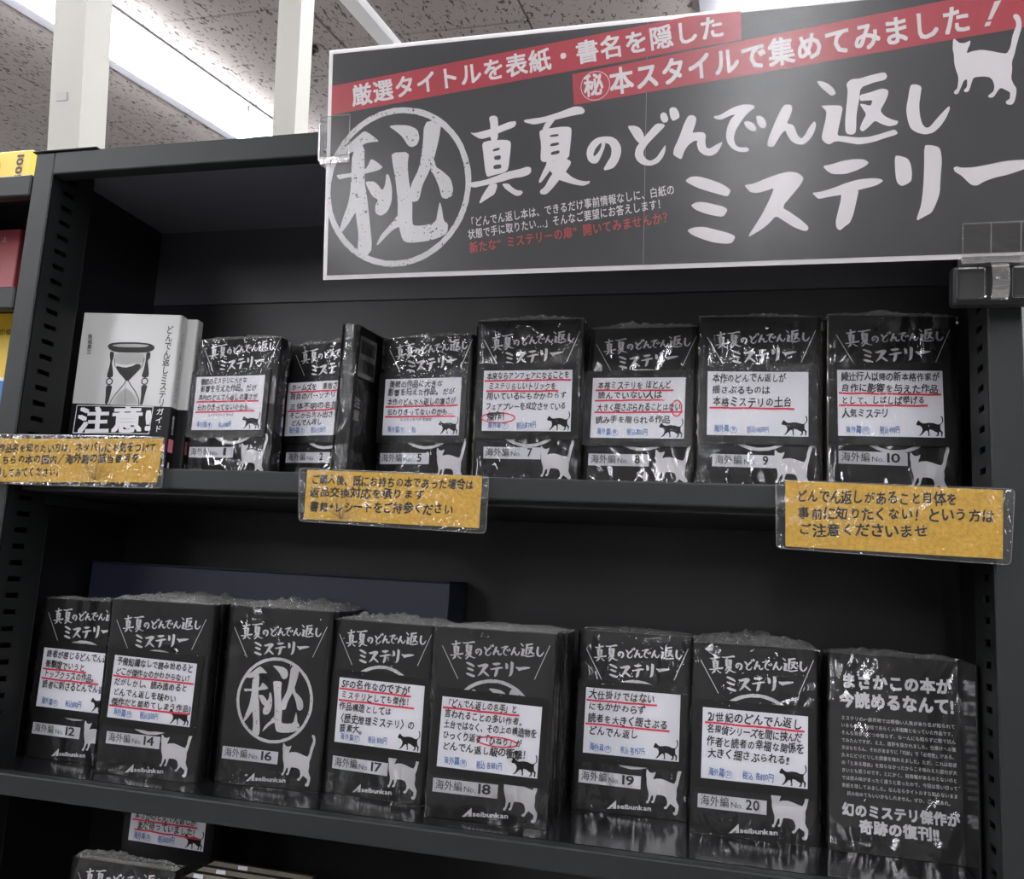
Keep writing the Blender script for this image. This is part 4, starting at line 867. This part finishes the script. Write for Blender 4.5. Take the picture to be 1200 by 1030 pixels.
text(F, '「どんでん返し本は、できるだけ事前情報なしに、白紙の', (.4702, .0405), (.6449, .0600), .0080, .010)
text(F, '状態で手に取りたい…」そんなご要望にお答えします！', (.4712, .0305), (.6377, .0492), .0080, .010)
F.obj('white_lettering', -.0006, M['signwhite'], r)
F = Flat(); text(F, '新たな“ミステリーの扉”開いてみませんか？', (.4728, .0184), (.6436, .0375), .0090, .014); F.obj('red_lettering', -.0006, mat('red_text', (.62, .07, .06, 1), .5), r)
F = Flat()
for nm in ('line1', 'line2'):
    for g in GL[nm]: F.poly([[(p[0]*1e-4, p[1]*1e-4) for p in l] for l in g], 1)
F.obj('brush_title', -.0006, M['signwhite'], r)
F = Flat()
for g in GL['cat']: F.poly([[(p[0]*1e-4, p[1]*1e-4) for p in l] for l in g], 1)
F.obj('cat_silhouette', -.0007, M['signwhite'], r)
F = Flat()
for g in GL['hi']: F.poly([[(p[0]*1e-4, p[1]*1e-4) for p in l] for l in g], 1)
F.ring(.4046, .0795, .0700, .0052, 140, .970, .004)
F.obj('circled_character', -.0006, M['worn'], r)
Flat().quad((.3365, .0002), (SX1, .0002), (SX1, HS-.0002), (.3365, HS-.0002)).obj('clear_cover', -.0011, film('banner_laminate', 12, .05, .22, 0.0, haze=.015), r)

# clear clips holding the banner
def clip(lab, x, zc, wdt, hgt, base):
    """clear plastic holder: folded plate over the banner, spring, magnet foot"""
    r = empty('banner_clip', (x, -.030, .4565), (ang, 0, 0)); tag(r, lab, 'clip', 'clear plastic clips holding the banner')
    box('front_plate', (0, wdt, -.0036, -.0022, zc, zc+hgt), M['clear'], r, .0006, 2)
    F = Flat(); e = .0010
    for a, b in (((0, zc), (wdt, zc)), ((wdt, zc), (wdt, zc+hgt)), ((wdt, zc+hgt), (0, zc+hgt)), ((0, zc+hgt), (0, zc))): F.line(a, b, e)
    F.obj('plate_rim', -.0038, M['clearedge'], r)
    if base:
        box('back_plate', (0, wdt, .0016, .0028, zc-.004, zc+hgt), M['clear'], r, .0005)
        box('hinge_bar', (-.002, wdt+.002, -.010, .004, zc-.0065, zc-.0015), M['clearedge'], r, .0012, 2)
        box('magnet_foot', (-.006, wdt+.004, .0005, .014, zc-.036, zc-.006), M['rubber'], r, .003, 2)
        box('clamp_jaw', (-.003, .016, -.006, .0002, zc-.031, zc-.008), M['clear'], r, .0015, 2)
        box('clamp_jaw', (.034, wdt+.002, -.006, .0002, zc-.031, zc-.008), M['clear'], r, .0015, 2)
        # arched clear spring
        bm = bmesh.new(); P_ = []
        for k in range(11):
            a = math.pi*(.05+.9*k/10); P_.append((-.004-.008*math.sin(a), zc-.0195+.0135*math.cos(a)))
        for k in range(10):
            for xo in (0,):
                y0, z0 = P_[k]; y1, z1 = P_[k+1]
                vv = [bm.verts.new(q) for q in ((.0185, y0, z0), (.0300, y0, z0), (.0300, y1, z1), (.0185, y1, z1), (.0185, y0+.0015, z0), (.0300, y0+.0015, z0), (.0300, y1+.0015, z1), (.0185, y1+.0015, z1))]
                for f in ((0, 1, 2, 3), (7, 6, 5, 4), (0, 4, 5, 1), (3, 2, 6, 7), (0, 3, 7, 4), (1, 5, 6, 2)): bm.faces.new([vv[i] for i in f])
        bm_obj('spring', bm, M['clearspring'], r)
        for q in (.3, .62): box('rib', (wdt*q, wdt*q+.0008, -.0042, -.0036, zc, zc+hgt), M['clearedge'], r)
    else:
        box('side_wall', (-.0015, 0, -.0036, .010, zc, zc+hgt), M['clearedge'], r, .0004)
        box('base_block', (.0, wdt, -.0030, .010, zc-.0035, zc+.004), M['clearedge'], r, .001, 2)
        box('back_foot', (.0, wdt*.7, .0018, .0280, zc+.004, zc+.012), M['clear'], r, .001)
clip('small clear plastic clip on the left edge of the banner at the top rail', .3308, .1063, .0290, .0395, False)
clip('large clear plastic clip with black magnet foot under the right part of the banner', .8560, .0010, .062, .0245, True)

# ================================================================ neighbouring bookcase on the left
nb = empty('bookcase', (-.5, 0, -1.16)); tag(nb, 'neighbouring charcoal bookcase cut off by the left edge, holding bright covers', 'bookcase')
NX = .5; nx0 = -.40; nx1 = -.0245
box('back_panel', (nx0+NX, nx1+NX, .2155, .2175, .06, ZT+case_z-.02), M['steel_dark'], nb)
box('side_panel', (nx0+NX-.02, nx0+NX, 0, .2175, .01, ZT+case_z-.02), M['steel'], nb)
for z in (.594, .4716, .2875, .0, -.24):
    s = box('shelf', (nx0+NX+.0005, nx1+NX-.001, .0135, .2145, z-.006+case_z, z+case_z), M['shelf'], nb)
    box('shelf_lip', (nx0+NX+.0005, nx1+NX-.001, -.0006, .013, z-.0236+case_z, z+case_z), M['steel'], s, .0015)
r = empty('yellow_box', (-.100, .052, .5945)); tag(r, 'bright yellow printed box on top of the left neighbouring bookcase', 'box')
box('carton', (-.070, .0290, -.010, .05, 0, .052), M['ybox'], r, .001)
F = Flat(); text(F, '100!', (.0085, .047), (.0085, .019), .0105, .03); F.obj('box_lettering', -.0104, M['ink'], r)
Flat().rrect(-.040, -.012, .006, .046, .012).obj('orange_patch', -.0103, M['orange'], r)
r = empty('red_book', (-.260, .0785, .4719)); tag(r, 'red covered book on the left neighbouring shelf', 'book')
a = cover_me(.152, .0975, .014); link('cover', a, M['redcover'], r); link('pages', pages_me(.152, .0975, .014), M['pages'], r)
F = Flat(); text(F, '上', (.128, .083), (.134, .083), .006, .01); F.obj('volume_mark', -.0002, M['white'], r)
r = empty('yellow_blue_book', (-.190, .058, .2878)); tag(r, 'yellow and blue covered book on the left neighbouring shelf, beside the slotted upright', 'book')
a = cover_me(.1120, .1740, .014); link('cover', a, M['ybox'], r); link('pages', pages_me(.1120, .1740, .014), M['pages'], r)
Flat().quad((0.001, .0), (.1110, .0), (.1110, .0980), (.001, .1040)).obj('blue_print', -.0002, M['bluecover'], r)
Flat().quad((0.001, .1035), (.1110, .0975), (.1110, .1010), (.001, .1080)).obj('white_print', -.00025, M['white'], r)
F = Flat(); text(F, 'の10', (.0935, .1485), (.1110, .1490), .008, .004); F.obj('cover_lettering', -.0003, M['ink'], r)

# ================================================================ lean the bookcase and everything on it
T = Matrix.Translation((0, 0, H0)) @ Matrix.Rotation(-LEAN, 4, 'X')
for o in ROOTS_S:
    o.matrix_world = T @ (Matrix.LocRotScale(o.location, o.rotation_euler, None))
bpy.data.objects.remove(_fo);
